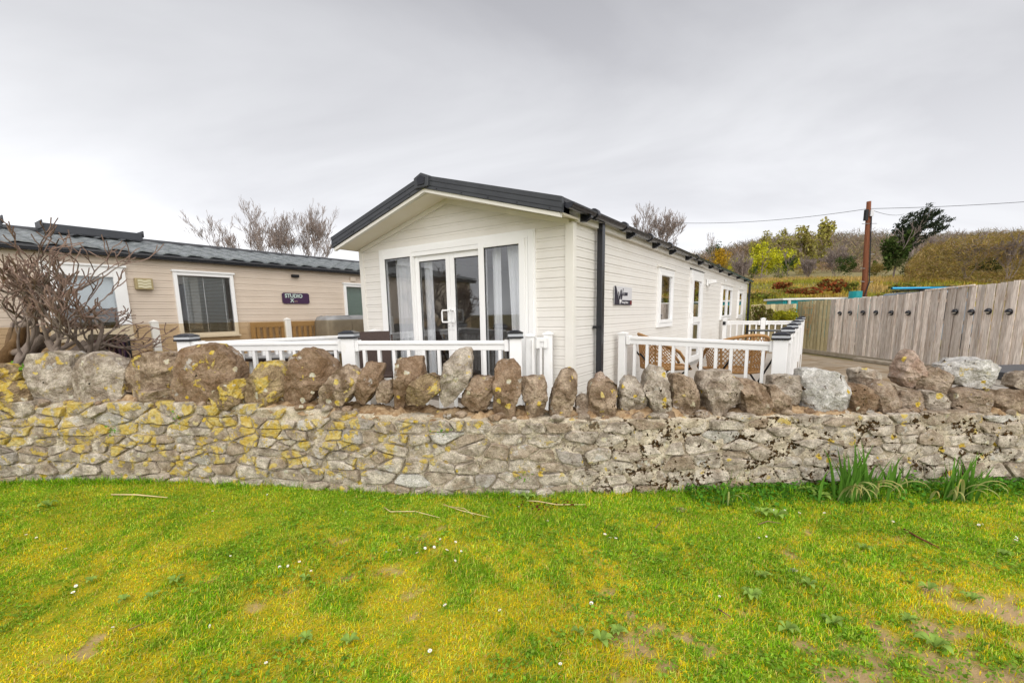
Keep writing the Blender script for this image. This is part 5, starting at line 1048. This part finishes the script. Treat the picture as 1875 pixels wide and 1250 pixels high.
# daisies
pr = []; da = None
for cx_, cy_, k, sp in ((62,982,4,10),(125,1010,1,2),(118,1075,3,14),(205,1160,2,6),(375,945,4,14),(530,1035,7,22),(430,1015,2,8),(490,905,1,2),(820,990,5,18),(835,1015,6,16),(745,1005,4,22),(700,1010,3,14),(740,985,3,16),(640,940,2,8),(950,925,2,10),(820,1115,2,8),(915,1120,1,2),(1075,1105,2,10),(1110,980,3,14),(1130,990,3,8),(1000,955,2,8),(1450,955,5,28),(1520,960,4,26),(1620,950,3,24),(1760,965,3,20),(1860,990,3,10),(1025,1220,1,2),(790,1195,1,2),(1550,1065,2,12),(485,1215,1,2),(1330,1095,2,10),(1400,985,3,20),(390,1145,1,2),(560,880,2,14)):
    for _ in range(max(1, int(k*.7))): pr.append((cx_+random.gauss(0,sp), cy_+random.gauss(0,sp*.45)))
for px, py in pr:
    b = at_z(px, py, .03)
    if b.y > float(wall_y(b.x))-.04: continue
    if da is None:
        da = thing('daisy', 'tiny white daisy with yellow centre open in the lawn', 'flower', (b.x,b.y,float(lawn_z(b.x,b.y))), 0, 'daisies in the lawn'); m_ = MB()
        for k in range(13):
            a = 2*math.pi*k/13; d = Vector((math.cos(a),math.sin(a),0)); s = Vector((-d.y,d.x,0)); m_.add([d*.003-s*.0012+Vector((0,0,.034)), d*.011-s*.0024+Vector((0,0,.037)), d*.0135+Vector((0,0,.036)), d*.011+s*.0024+Vector((0,0,.037)), d*.003+s*.0012+Vector((0,0,.034))], [(0,1,2,3,4)])
        da.scale = (.62,.62,.62); obj('petals', m_, 'petal', da, local=True, recalc=False); obj('centre', MB().tube([(0,0,.033),(0,0,.038)], [.0045,.003], 8), 'pollen', da, local=True); obj('stem', MB().tube([(0,0,0),(0,0,.033)], .0008, 4), 'blind_green', da, local=True)
    else:
        c = copy_tree(da); c.location = (b.x,b.y,float(lawn_z(b.x,b.y))-.006); c.rotation_euler = (random.gauss(0,.35), random.gauss(0,.35), random.random()*6); s = random.uniform(.5,.85); c.scale = (s,s,s)
# straws, sticks, litter on the grass
def stick(pts, r, m, label, name='twig'):
    P = [at_z(a, b, .03) for a, b in pts]; P = [Vector((p.x, p.y, float(lawn_z(p.x,p.y))+.018+.004*(i%2))) for i, p in enumerate(P)]
    b = P[0]; tag(obj(name, MB().tube(P, [r]*(len(P)-1)+[r*.5], 6), m, None, smooth=True), label, 'twig')
stick([(205,908),(250,909),(307,914)], .007, 'straw', 'straight pale straw stalk lying near the wall foot', 'straw_stalk')
stick([(704,930),(715,938),(760,936),(805,950)], .004, 'straw', 'bent thin straw stalk below the middle of the wall', 'straw_stalk')
stick([(812,925),(845,938),(898,950)], .004, 'straw', 'long thin straw stalk beside the bent one', 'straw_stalk'); stick([(820,928),(850,934),(870,948)], .003, 'straw', 'short straw stalk crossing the long thin one', 'straw_stalk')
stick([(965,918),(985,920),(1020,927),(1072,928)], .005, 'straw', 'pale stalk lying through the dead red leaves', 'straw_stalk')
stick([(1655,973),(1680,988),(1718,1006)], .007, 'pole_wood', 'reddish brown stick lying in the lawn at the east end'); stick([(1388,962),(1405,957),(1430,960)], .004, 'twig', 'short curved twig lying below the weedy wall foot')
stick([(1315,1118),(1338,1134)], .005, 'twig', 'small brown stick on the worn lawn'); stick([(235,1160),(262,1150)], .004, 'twig', 'dark twig on the yellow moss')
stick([(1200,970),(1212,958)], .004, 'twig', 'dark curled twig on the lush grass')
n = 60; b = at_z(1015, 930, .02); P = np.stack([b.x+RNG.normal(0,.14,n), b.y+RNG.normal(0,.035,n), .03+RNG.random(n)*.03], 1); V, T, C = leaf_quads(P, RNG.uniform(.015,.035,n), np.array([.12,.03,.015])*RNG.uniform(.5,1.5,(n,1)), .9)
tag(np_mesh('dead_leaves', V, T, 'leaf', C), 'small heap of dead dark red leaves at the wall foot', 'leaves', kind='stuff')
for px, py, sz, m, lb in ((490,922,.03,'concrete','flat grey pebble showing through the grass near the wall'),(338,1132,.035,'concrete','pale flat stone bedded in the lawn'),(1450,1043,.032,'concrete','pale flat stone in the thin turf'),(1245,935,.07,'coping_a','rusty brown fallen stone at the wall foot'),(828,1225,.02,'coping_grey','small grey pebble on bare soil'),(1675,1235,.02,'coping_grey','small bluish pebble on the bare track'),(1187,1222,.014,'coping_white','white chip of stone on bare soil'),(1333,1043,.02,'twig','dry curled leaf on the grass')):
    b = at_z(px, py, .02); rnd = random.Random(px); P = []
    for j in range(7):
        ph = math.pi*j/6; P.append([(b.x+sz*math.sin(ph)*math.cos(a)*(1.2+.25*noise.noise(Vector((math.cos(a)*2,px,j)))), b.y+sz*math.sin(ph)*math.sin(a)*(.8+.2*noise.noise(Vector((math.sin(a)*2,py,j)))), .018+sz*.35*math.cos(ph)) for a in np.linspace(0,2*math.pi,13)])
    tag(obj('loose_stone' if 'leaf' not in lb else 'dry_leaf', MB().grid(P), m, None, smooth=True), lb, 'stone' if 'leaf' not in lb else 'leaf')
# little ferny tufts in the joints and on the wall
for px, py, dy, n, lb in ((45,685,.25,60,'bright green leafy weed growing behind the wall top'),(205,787,-.035,26,'tiny green tuft rooted in a wall joint under the big grey coping'),(327,766,-.035,18,'tiny green plant in the upper wall joint beside yellow lichen'),(812,788,-.035,22,'small green tuft in the wall joint by the rounded stone'),(965,872,-.035,14,'tiny green plant low on the wall'),(1668,874,-.035,30,'mossy green cushion low on the wall by the sword leaves')):
    p0 = at(px, py, float(wall_y(at(px,py,4).x))+dy); P = np.array(p0)+RNG.normal(0,1,(n,3))*np.array([.035,.014,.03])*(2.2 if n > 50 else 1); V, T, C = leaf_quads(P, RNG.uniform(.012,.028,n)*(1.9 if n > 50 else 1), np.array([.12,.30,.02])*RNG.uniform(.5,1.4,(n,1)), 1.0)
    tag(np_mesh('wall_plant', V, T, 'leaf', C), lb, 'plant', kind='stuff')
# ------------------------------------------------------------------ bare woody plants
def grow(segs, p, d, L_, r, depth, rnd, spread=.6, ratio=.74, up=.12, kids=(2,3), wob=.25, n=3, tips=None, rmin=.002):
    pts = [p.copy()]; rs = [r]
    for i in range(n):
        d = (d + Vector((rnd.gauss(0,wob),rnd.gauss(0,wob),rnd.gauss(0,wob)))*.5 + Vector((0,0,up))).normalized(); p = p + d*(L_/n); pts.append(p.copy()); rs.append(max(rmin, r*(1-.38*(i+1)/n)))
    segs.append((pts, rs, depth))
    if depth <= 0:
        if tips is not None: tips.append(p.copy())
        return
    for k in range(rnd.randint(*kids)):
        f = rnd.uniform(.35,1.0) if k else 1.0; q = pts[min(n, max(1, int(round(f*n))))]
        ax = Vector((rnd.gauss(0,1),rnd.gauss(0,1),rnd.gauss(0,.7))); nd = (d + ax.normalized()*spread*rnd.uniform(.6,1.3)).normalized()
        grow(segs, q.copy(), nd, L_*ratio*rnd.uniform(.75,1.15), max(rmin, rs[-1]*rnd.uniform(.6,.9)), depth-1, rnd, spread, ratio, up, kids, wob, n, tips, rmin)
def woody(name, label, cat, base, stems, m1, m2, group=None, buds=None):
    "stems: list of (start, dir, length, radius, depth, kwargs, seed); thick wood and fine twigs are two parts"
    t = thing(name, label, cat, base, 0, group); th = MB(); fi = MB(); tips = []
    for st, d, L_, r, dep, kw, seed in stems:
        segs = []; grow(segs, Vector(st), Vector(d).normalized(), L_, r, dep, random.Random(seed), tips=tips, **kw)
        for pts, rs, k in segs: (th if k >= 2 else fi).tube(pts, rs, 6 if k >= 3 else (5 if k == 2 else 3), cap=False)
    obj('trunk', th, m1, t, smooth=True, recalc=False); tw_ = obj('crown', fi, m2, t, recalc=False)
    if buds is not None:
        P = np.array([tuple(p - Vector(base)) for p in tips]); V, T, C = leaf_quads(P, RNG.uniform(.006,.014,len(P)), np.array([buds])*RNG.uniform(.6,1.4,(len(P),1)), 1.2); np_mesh('buds', V, T, 'leaf', C, t)['kind'] = 'stuff'
    return t
kw = dict(spread=.70, ratio=.79, up=.09, kids=(2,3), wob=.42, n=4, rmin=.0068); sb = at(60, 700, 5.15)
B = lambda px, py, Y_: at(px, py, Y_)
stems = [(B(30,705,5.1),(.10,-.05,1),.66,.085,5,kw,3),(B(130,690,5.1),(.45,.0,.9),.46,.055,6,kw,5),(B(115,700,5.25),(.75,.1,.6),.52,.055,5,kw,6),(B(-10,700,5.2),(.0,.05,1),.72,.09,5,kw,8),(B(60,690,5.3),(.75,.1,.45),.66,.08,5,dict(kw,up=.04),13),(B(10,700,5.0),(.9,.0,.30),.50,.03,4,dict(kw,up=.05),34)]
woody('bare_shrub', 'gnarled leafless shrub with reddish buds leaning over the west end of the wall', 'shrub', (sb.x, sb.y, .3), stems, 'bark_grey', 'bark_red', None, (.22,.06,.05))
for px, py, ang, L_, lb in ((20,650,.15,.9,'thick fallen log lying under the bare shrub'),(70,640,.35,.7,'broken branch propped behind the shrub'),(0,668,.02,.8,'pale dead branch lying along the wall top')):
    p = at(px, py, 5.35); tag(obj('dead_branch', MB().tube([p+Vector((-.4*L_,.1,-.2)), p+Vector((0,0,.02)), p+Vector((.45*L_,-.05,.35*L_*ang*2))], [.05,.045,.03], 8), 'bark_grey', None, smooth=True), lb, 'branch')
def far_tree(px, ptop, pbot, Y_, wpx, label, seeds, group=None, m='bark_far', dep=6, fine=.00032):
    b = at(px, pbot, Y_); H = at(px, ptop, Y_).z-b.z; stems = []; rnd = random.Random(seeds)
    for i in range(7): o_ = (rnd.random()-.5)*wpx/F_PX*Y_*.55; stems.append(((b.x+o_*.3,Y_,b.z-.5),((i-3)*.30*wpx/110+rnd.gauss(0,.08),rnd.gauss(0,.2),.9),H*.305,.0045*H*(1+rnd.random()),dep,dict(spread=.46,ratio=.77,up=.11,kids=(2,3),wob=.2,n=3,rmin=fine*Y_),seeds*7+i))
    woody('bare_tree', label, 'tree', (b.x,Y_,max(0,b.z-.5)), stems, m, m, group)
far_tree(472, 372, 500, 26, 150, 'bare spreading tree behind the beige caravan roof, left of its twin', 4, dep=7, fine=.00022); far_tree(562, 374, 500, 27, 140, 'bare spreading tree behind the beige caravan roof, closest to the dark gable', 9, dep=7, fine=.00022); far_tree(1190, 370, 475, 34, 125, 'bare tree showing above the long gutter of the cream caravan', 15, dep=7, fine=.00022)
# trees and scrub standing behind the camera: they show only as reflections in the glass doors
b = (-9.5, -9, 0); woody('bare_tree', 'bare tree across the lawn mirrored in the sliding door glass', 'tree', b, [((-9.5+i*.5,-9,0),(.1*i-.2,0,1),1.9,.16,6,dict(spread=.5,ratio=.76,up=.12,kids=(2,3),wob=.2,n=3,rmin=.012),70+i) for i in range(4)], 'bark_grey', 'bark_far')
# ------------------------------------------------------------------ hillside vegetation
def crown(n, c, rad, size, cols, lumps=14, seed=0, flat=.9):
    "leaf clumps scattered in lumps through an ellipsoid"
    rg = np.random.default_rng(seed); lc = rg.normal(0,1,(lumps,3)); lc /= np.linalg.norm(lc,axis=1)[:,None]; lc *= rg.uniform(.25,.85,(lumps,1)); lr = rg.uniform(.22,.46,lumps); k = rg.integers(0,lumps,n)
    d = rg.normal(0,1,(n,3)); d /= np.linalg.norm(d,axis=1)[:,None]; P = lc[k]+d*(lr[k]*rg.random(n)**.45)[:,None]; P = np.array(c)+P*np.array(rad)
    cl = np.array(cols)[rg.integers(0,len(cols),n)]*rg.uniform(.65,1.35,(n,1)); a = rg.normal(0,1,(n,3)); a /= np.linalg.norm(a,axis=1)[:,None]; b_ = np.cross(a, rg.normal(0,1,(n,3))); b_ /= np.linalg.norm(b_,axis=1)[:,None]; s = (size*rg.uniform(.6,1.4,n))[:,None]
    V = np.stack([P-a*s*.6, P-b_*s*.4, P+a*s*.6, P+b_*s*.4],1).reshape(-1,3); return V, (np.arange(n)*4)[:,None]+np.array([[0,1,2,3]]), np.repeat(cl,4,0)
def gz(X, Y): return float(hill_z(np.array([X]), np.array([Y]))[0])
def leafy(px, ptop, pbot, wpx, Y_, label, cols, n=2200, cat='tree', name='leafy_tree', group=None, trunk=True, lumps=16, size=None, seed=None):
    a = at(px, ptop, Y_); b = at(px, pbot, Y_); g0 = gz(b.x, Y_); base = min(b.z, g0+.3); H = (a.z-b.z)*(1.2 if trunk else 1); rx = wpx*(1.4 if trunk else 1)/F_PX*Y_/2; t = thing(name, label, cat, (b.x, Y_, g0)); sd_ = seed or int(px*7+ptop)
    V, T, C = crown(n, (0, 0, b.z-g0+H*.56), (rx, rx*.9, H*.50), size or max(.10, H*.045), cols, lumps, sd_); np_mesh('crown', V, T, 'leaf', C, t)
    if trunk:
        segs = []; grow(segs, Vector((b.x,Y_,g0-.2)), Vector((0,0,1)), (b.z-g0)+H*.42, .04*H*.5, 4, random.Random(sd_), spread=.5, ratio=.62, up=.15, kids=(2,4), wob=.15, n=3, rmin=.02); m_ = MB()
        for pts, rs, k in segs: m_.tube(pts, rs, 5 if k > 1 else 3, cap=False)
        obj('trunk', m_, 'bark_far', t, recalc=False)
    return t
YG = [(.60,.57,.03),(.48,.50,.03),(.36,.36,.04)]; GOLD = [(.54,.36,.02),(.46,.28,.02),(.34,.22,.04)]; PALE = [(.40,.38,.08),(.34,.31,.09),(.26,.21,.08)]; EVER = [(.05,.085,.02),(.075,.115,.025),(.035,.06,.016)]; OLIV = [(.20,.155,.04),(.24,.175,.05),(.15,.13,.035),(.28,.21,.07)]; BROWN = [(.24,.16,.10),(.30,.21,.14),(.19,.135,.09)]
leafy(1311, 460, 500, 44, 78, 'rounded golden orange willow above the far end of the gutter', GOLD, 1800); leafy(1344, 478, 505, 26, 76, 'small yellow green tree right of the golden willow', YG, 900)
leafy(1394, 458, 512, 46, 74, 'bright yellow green tree on the bank, bushy and dense', YG, 2400); leafy(1432, 456, 506, 46, 78, 'bright yellow green tree with spreading top beside the dark small conifer', YG, 2000)
leafy(1462, 428, 500, 40, 100, 'tall pale lime tree rising over the bank', PALE, 2200); leafy(1502, 424, 500, 34, 102, 'slender pale lime tree next to the bare ash', PALE, 1800); leafy(1400, 436, 490, 44, 118, 'pale spring tree behind the bright yellow green ones', PALE, 1800); leafy(1432, 432, 490, 36, 120, 'second pale spring tree behind the bright yellow green ones', PALE, 1500)
leafy(1302, 452, 490, 36, 110, 'dark evergreen behind the golden willow', EVER, 1400); leafy(1443, 470, 508, 20, 70, 'small dark conifer between the yellow green trees', EVER, 700); leafy(1381, 488, 515, 16, 60, 'little dark bush at the edge of the bank', EVER, 500, 'bush', 'bush'); leafy(1424, 490, 515, 26, 62, 'green bush at the foot of the yellow green trees', [(.09,.11,.025),(.12,.14,.03)], 700, 'bush', 'bush')
leafy(1552, 468, 508, 46, 66, 'dense evergreen bush left of the telegraph pole', EVER+[(.09,.11,.03)], 2000, 'bush', 'bush', trunk=False); leafy(1598, 472, 512, 26, 64, 'yellowish green bush right of the telegraph pole', [(.16,.19,.03),(.10,.13,.03)], 900, 'bush', 'bush', trunk=False)
leafy(1636, 426, 504, 40, 56, 'dark ivy clad tree leaning under the pine', EVER+[(.08,.10,.03)], 3000); leafy(1660, 468, 508, 50, 52, 'olive green bush at the foot of the ivy clad tree', [(.10,.11,.04),(.07,.09,.03)], 1700, 'bush', 'bush', trunk=False); leafy(1805, 472, 508, 60, 44, 'dark green holly bush in front of the thicket', [(.02,.055,.02),(.035,.075,.025)], 2200, 'bush', 'bush', trunk=False)
leafy(1435, 562, 602, 58, 17.1, 'yellow green shrub in front of the teal store', [(.34,.33,.02),(.28,.30,.03),(.40,.36,.03)], 2600, 'shrub', 'garden_shrub', trunk=False, size=.055); leafy(1396, 558, 602, 44, 17.0, 'mixed green hedge shrub by the caravan back corner', [(.14,.16,.03),(.20,.19,.04),(.16,.11,.05)], 2200, 'shrub', 'garden_shrub', trunk=False, size=.06)
# wind-combed pine
t0 = at(1672, 440, 58); t = thing('wind_swept_pine', 'dark pine combed sideways by the wind above the thicket', 'tree', (t0.x, 58, gz(t0.x,58))); rnd = random.Random(5); m_ = MB(); Pn = []
tk = [Vector((t0.x-.4,58,gz(t0.x,58)-.3)), Vector((t0.x,58,t0.z-1)), at(1690,410,58), at(1706,384,58)]; m_.tube(tk, [.28,.24,.14,.04], 6)
for ex, ey in ((1636,425),(1644,412),(1655,398),(1668,392),(1682,390),(1695,384),(1702,376),(1712,384),(1722,388),(1728,398),(1742,402),(1735,414),(1720,416),(1640,434),(1660,420),(1700,400),(1688,402),(1670,410)):
    e = at(ex, ey, 58+rnd.uniform(-1,1)); s = tk[1].lerp(tk[2], rnd.random()) + Vector((rnd.uniform(-.8,.2),0,rnd.uniform(-.5,.3))); mid = s.lerp(e,.55)+Vector((-.3,0,-.35)); m_.tube([s,mid,e], [.07,.05,.015], 4)
    for k in range(80):
        f = rnd.random()**.6; q = s.lerp(mid, f*2) if f < .5 else mid.lerp(e, f*2-1); Pn += [tuple(q+Vector((rnd.gauss(0,.2),rnd.gauss(0,.25),rnd.gauss(.06,.13)))) for _ in range(4)]
obj('trunk', m_, 'bark_far', t, recalc=False); Pn = np.array(Pn)-np.array([t0.x,58,gz(t0.x,58)]); n = len(Pn); dirv = np.array([.75,0,.5])+RNG.normal(0,.35,(n,3)); dirv /= np.linalg.norm(dirv,axis=1)[:,None]; sd2 = np.cross(dirv, RNG.normal(0,1,(n,3))); sd2 /= np.linalg.norm(sd2,axis=1)[:,None]; sz = RNG.uniform(.18,.42,(n,1))
V = np.stack([Pn-dirv*sz*.5, Pn-sd2*sz*.18, Pn+dirv*sz*.7, Pn+sd2*sz*.18],1).reshape(-1,3); np_mesh('crown', V, (np.arange(n)*4)[:,None]+np.array([[0,1,2,3]]), 'leaf', np.repeat(np.array([.022,.032,.016])*RNG.uniform(.5,1.6,(n,1)),4,0), t)
# bare ash and thorn trees on the bank
for px, pt, pb, Y_, w_, lb, sd_ in ((1360,462,520,66,44,'bare brown tree on the bank left of the yellow green trees',31),(1530,450,505,72,44,'pale bare ash tree on the bank',32),(1708,430,505,50,46,'reddish bare thorn tree in front of the pine',33),(1480,470,508,70,36,'low bare thorn on the bank',36),(1770,425,500,43,60,'pale bare thorn rising from the thicket by the holly',37),(1848,420,500,41,60,'crooked bare thorn in the thicket above the fence end',38)): far_tree(px, pt, pb, Y_, w_, lb, sd_)
# scrub that closes the gaps between the trees
for i, (px, pt, pb, w_, Y_, c_, lb) in enumerate(((1285,470,505,50,90,BROWN,'brown scrub below the golden willow'),(1335,470,508,60,92,OLIV,'olive scrub behind the small yellow green tree'),(1378,475,512,50,88,BROWN,'brown scrub between the bare tree and the bushy yellow one'),(1470,478,508,60,84,OLIV,'olive scrub beside the small dark conifer'),(1505,474,506,60,86,BROWN,'brown scrub below the slender lime tree'),(1535,470,500,50,95,OLIV,'olive scrub behind the bare ash'),(1580,470,506,60,88,BROWN,'brown scrub behind the telegraph pole'),(1615,478,510,50,62,OLIV,'olive scrub between pole and ivy clad tree'),(1570,440,480,60,140,BROWN,'brown copse on the ridge behind the pole'),(1350,450,480,70,130,BROWN,'brown copse above the golden willow'),(1690,470,508,60,50,OLIV,'olive scrub under the reddish thorn'))):
    leafy(px, pt, pb, w_*1.2, Y_, lb, [tuple(1.25*q for q in k_) for k_ in c_], 1500, 'bush', 'scrub_bush', trunk=False, lumps=24, size=.05*(pb-pt)/F_PX*Y_)
# thorn thicket: an interlaced mass of twigs nobody could count
def twig_mass(n, sampler, ln, wd, cols, upb, name, label, cat):
    P = sampler(n); n = len(P); d = RNG.normal(0,1,(n,3)); d[:,2] = np.abs(d[:,2])*upb+.1; d /= np.linalg.norm(d,axis=1)[:,None]; s = np.cross(d, RNG.normal(0,1,(n,3))); s /= np.linalg.norm(s,axis=1)[:,None]; L_ = (ln*RNG.uniform(.5,1.5,n))[:,None]; W_ = (wd*RNG.uniform(.5,1.5,n))[:,None]
    V = np.stack([P-d*L_*.5-s*W_*.5, P-d*L_*.5+s*W_*.5, P+d*L_*.5+s*W_*.2, P+d*L_*.5-s*W_*.2],1).reshape(-1,3); c = np.array(cols)[RNG.integers(0,len(cols),n)]*RNG.uniform(.65,1.35,(n,1))
    return tag(np_mesh(name, V, (np.arange(n)*4)[:,None]+np.array([[0,1,2,3]]), 'leaf', np.repeat(c,4,0)), label, cat, kind='stuff')
def thick(n):
    Y_ = RNG.uniform(40,64,n); az = RNG.uniform(.86,1.32,n); X = az*Y_; top = np.interp(az, [.86,.90,.96,1.1,1.3], [.105,.150,.168,.180,.184])*48*(.88+.24*fbm(X,Y_,.35,101,2)); g0 = hill_z(X,Y_); return np.stack([X,Y_,g0+(top+1.6-g0*.0-5.0)*RNG.random(n)**.7*.95],1)
twig_mass(56000, thick, .42, .034, OLIV+[(.34,.22,.07),(.40,.30,.16),(.20,.12,.05),(.36,.28,.06)], .7, 'thorn_thicket', 'tangled olive brown thorn thicket on the slope right of the pine', 'thicket')
# bank: rough straw grass, bramble green and rusty bracken
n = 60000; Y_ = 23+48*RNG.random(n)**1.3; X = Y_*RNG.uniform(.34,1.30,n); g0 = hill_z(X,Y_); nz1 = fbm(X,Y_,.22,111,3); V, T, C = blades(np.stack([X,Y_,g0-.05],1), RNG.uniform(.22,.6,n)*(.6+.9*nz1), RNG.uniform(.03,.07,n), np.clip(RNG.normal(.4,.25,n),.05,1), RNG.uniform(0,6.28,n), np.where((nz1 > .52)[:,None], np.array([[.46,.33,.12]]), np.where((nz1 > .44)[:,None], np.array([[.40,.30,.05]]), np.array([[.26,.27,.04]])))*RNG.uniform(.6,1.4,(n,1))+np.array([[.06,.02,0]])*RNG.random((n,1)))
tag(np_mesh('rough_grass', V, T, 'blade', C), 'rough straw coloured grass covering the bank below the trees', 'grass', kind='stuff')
for px, py, wpx, hpx, Y_, lb in ((1520,524,54,26,33,'mound of rust red dead bracken left of the pole'),(1432,522,40,14,36,'low patch of rust red bracken on the bank'),(1480,533,90,10,30,'strip of rust red bracken above the teal store')):
    c_ = at(px, py, Y_); rx = wpx/F_PX*Y_/2; rzz = hpx/F_PX*Y_/2; V, T, C = crown(1300, (0,0,0), (rx,rx*.5,rzz), .17, [(.26,.06,.02),(.34,.10,.03),(.18,.045,.02),(.30,.18,.06),(.22,.20,.05)], 40, px); o = np_mesh('bracken', V, T, 'leaf', C); o.location = c_; tag(o, lb, 'bracken')
for px, py, wpx, Y_, sd_, lb in ((1630,522,60,30,1,'right of the telegraph pole foot'),(1700,510,80,32,2,'above the blue paddle board'),(1760,505,90,33,3,'below the dark holly bush'),(1650,512,60,36,4,'below the ivy clad tree'),(1460,512,60,38,5,'above the rust red bracken strip'),(1830,498,80,34,6,'above the tall near end of the fence'),(1400,522,70,34,7,'left of the low red bracken patch'),(1395,545,60,26,8,'behind the caravan back corner'),(1560,515,50,38,9,'left of the telegraph pole foot')):
    c_ = at(px, py, Y_); g0 = gz(c_.x, Y_); rx = wpx/F_PX*Y_/2; V, T, C = crown(1100, (0,0,.25), (rx,rx*.7,.55), .16, [(.17,.20,.03),(.24,.23,.04),(.22,.15,.05),(.12,.15,.03)], 16, sd_); o = np_mesh('bramble', V, T, 'leaf', C); o.location = (c_.x, Y_, g0); tag(o, 'green and brown bramble mound '+lb, 'bramble', 'bramble mounds on the bank')
# far wood on the ridge
def wood(n):
    Y_ = 95+215*RNG.random(n)**.75; X = Y_*RNG.uniform(.28,1.25,n); g0 = hill_z(X,Y_); k = fbm(X,Y_,.10,121,2); return np.stack([X,Y_,g0+RNG.random(n)*(2.5+6.0*k)],1)
twig_mass(90000, wood, 1.7, .15, [(.22,.165,.135),(.26,.195,.155),(.19,.16,.135),(.27,.21,.11),(.17,.155,.085)], 1.6, 'woodland', 'brown leafless woodland covering the far ridge', 'woodland')
def wood2(n):
    Y_ = 112+50*RNG.random(n); X = Y_*RNG.uniform(.30,.80,n); g0 = hill_z(X,Y_); k = fbm(X,Y_,.13,131,2); return np.stack([X,Y_,g0+RNG.random(n)*(.5+4*k)],1)
twig_mass(14000, wood2, 1.5, .12, [(.32,.24,.15),(.36,.30,.11),(.27,.21,.14),(.22,.23,.08)], 1.2, 'scrub', 'mixed brown and olive scrub at the top of the bank', 'scrub')
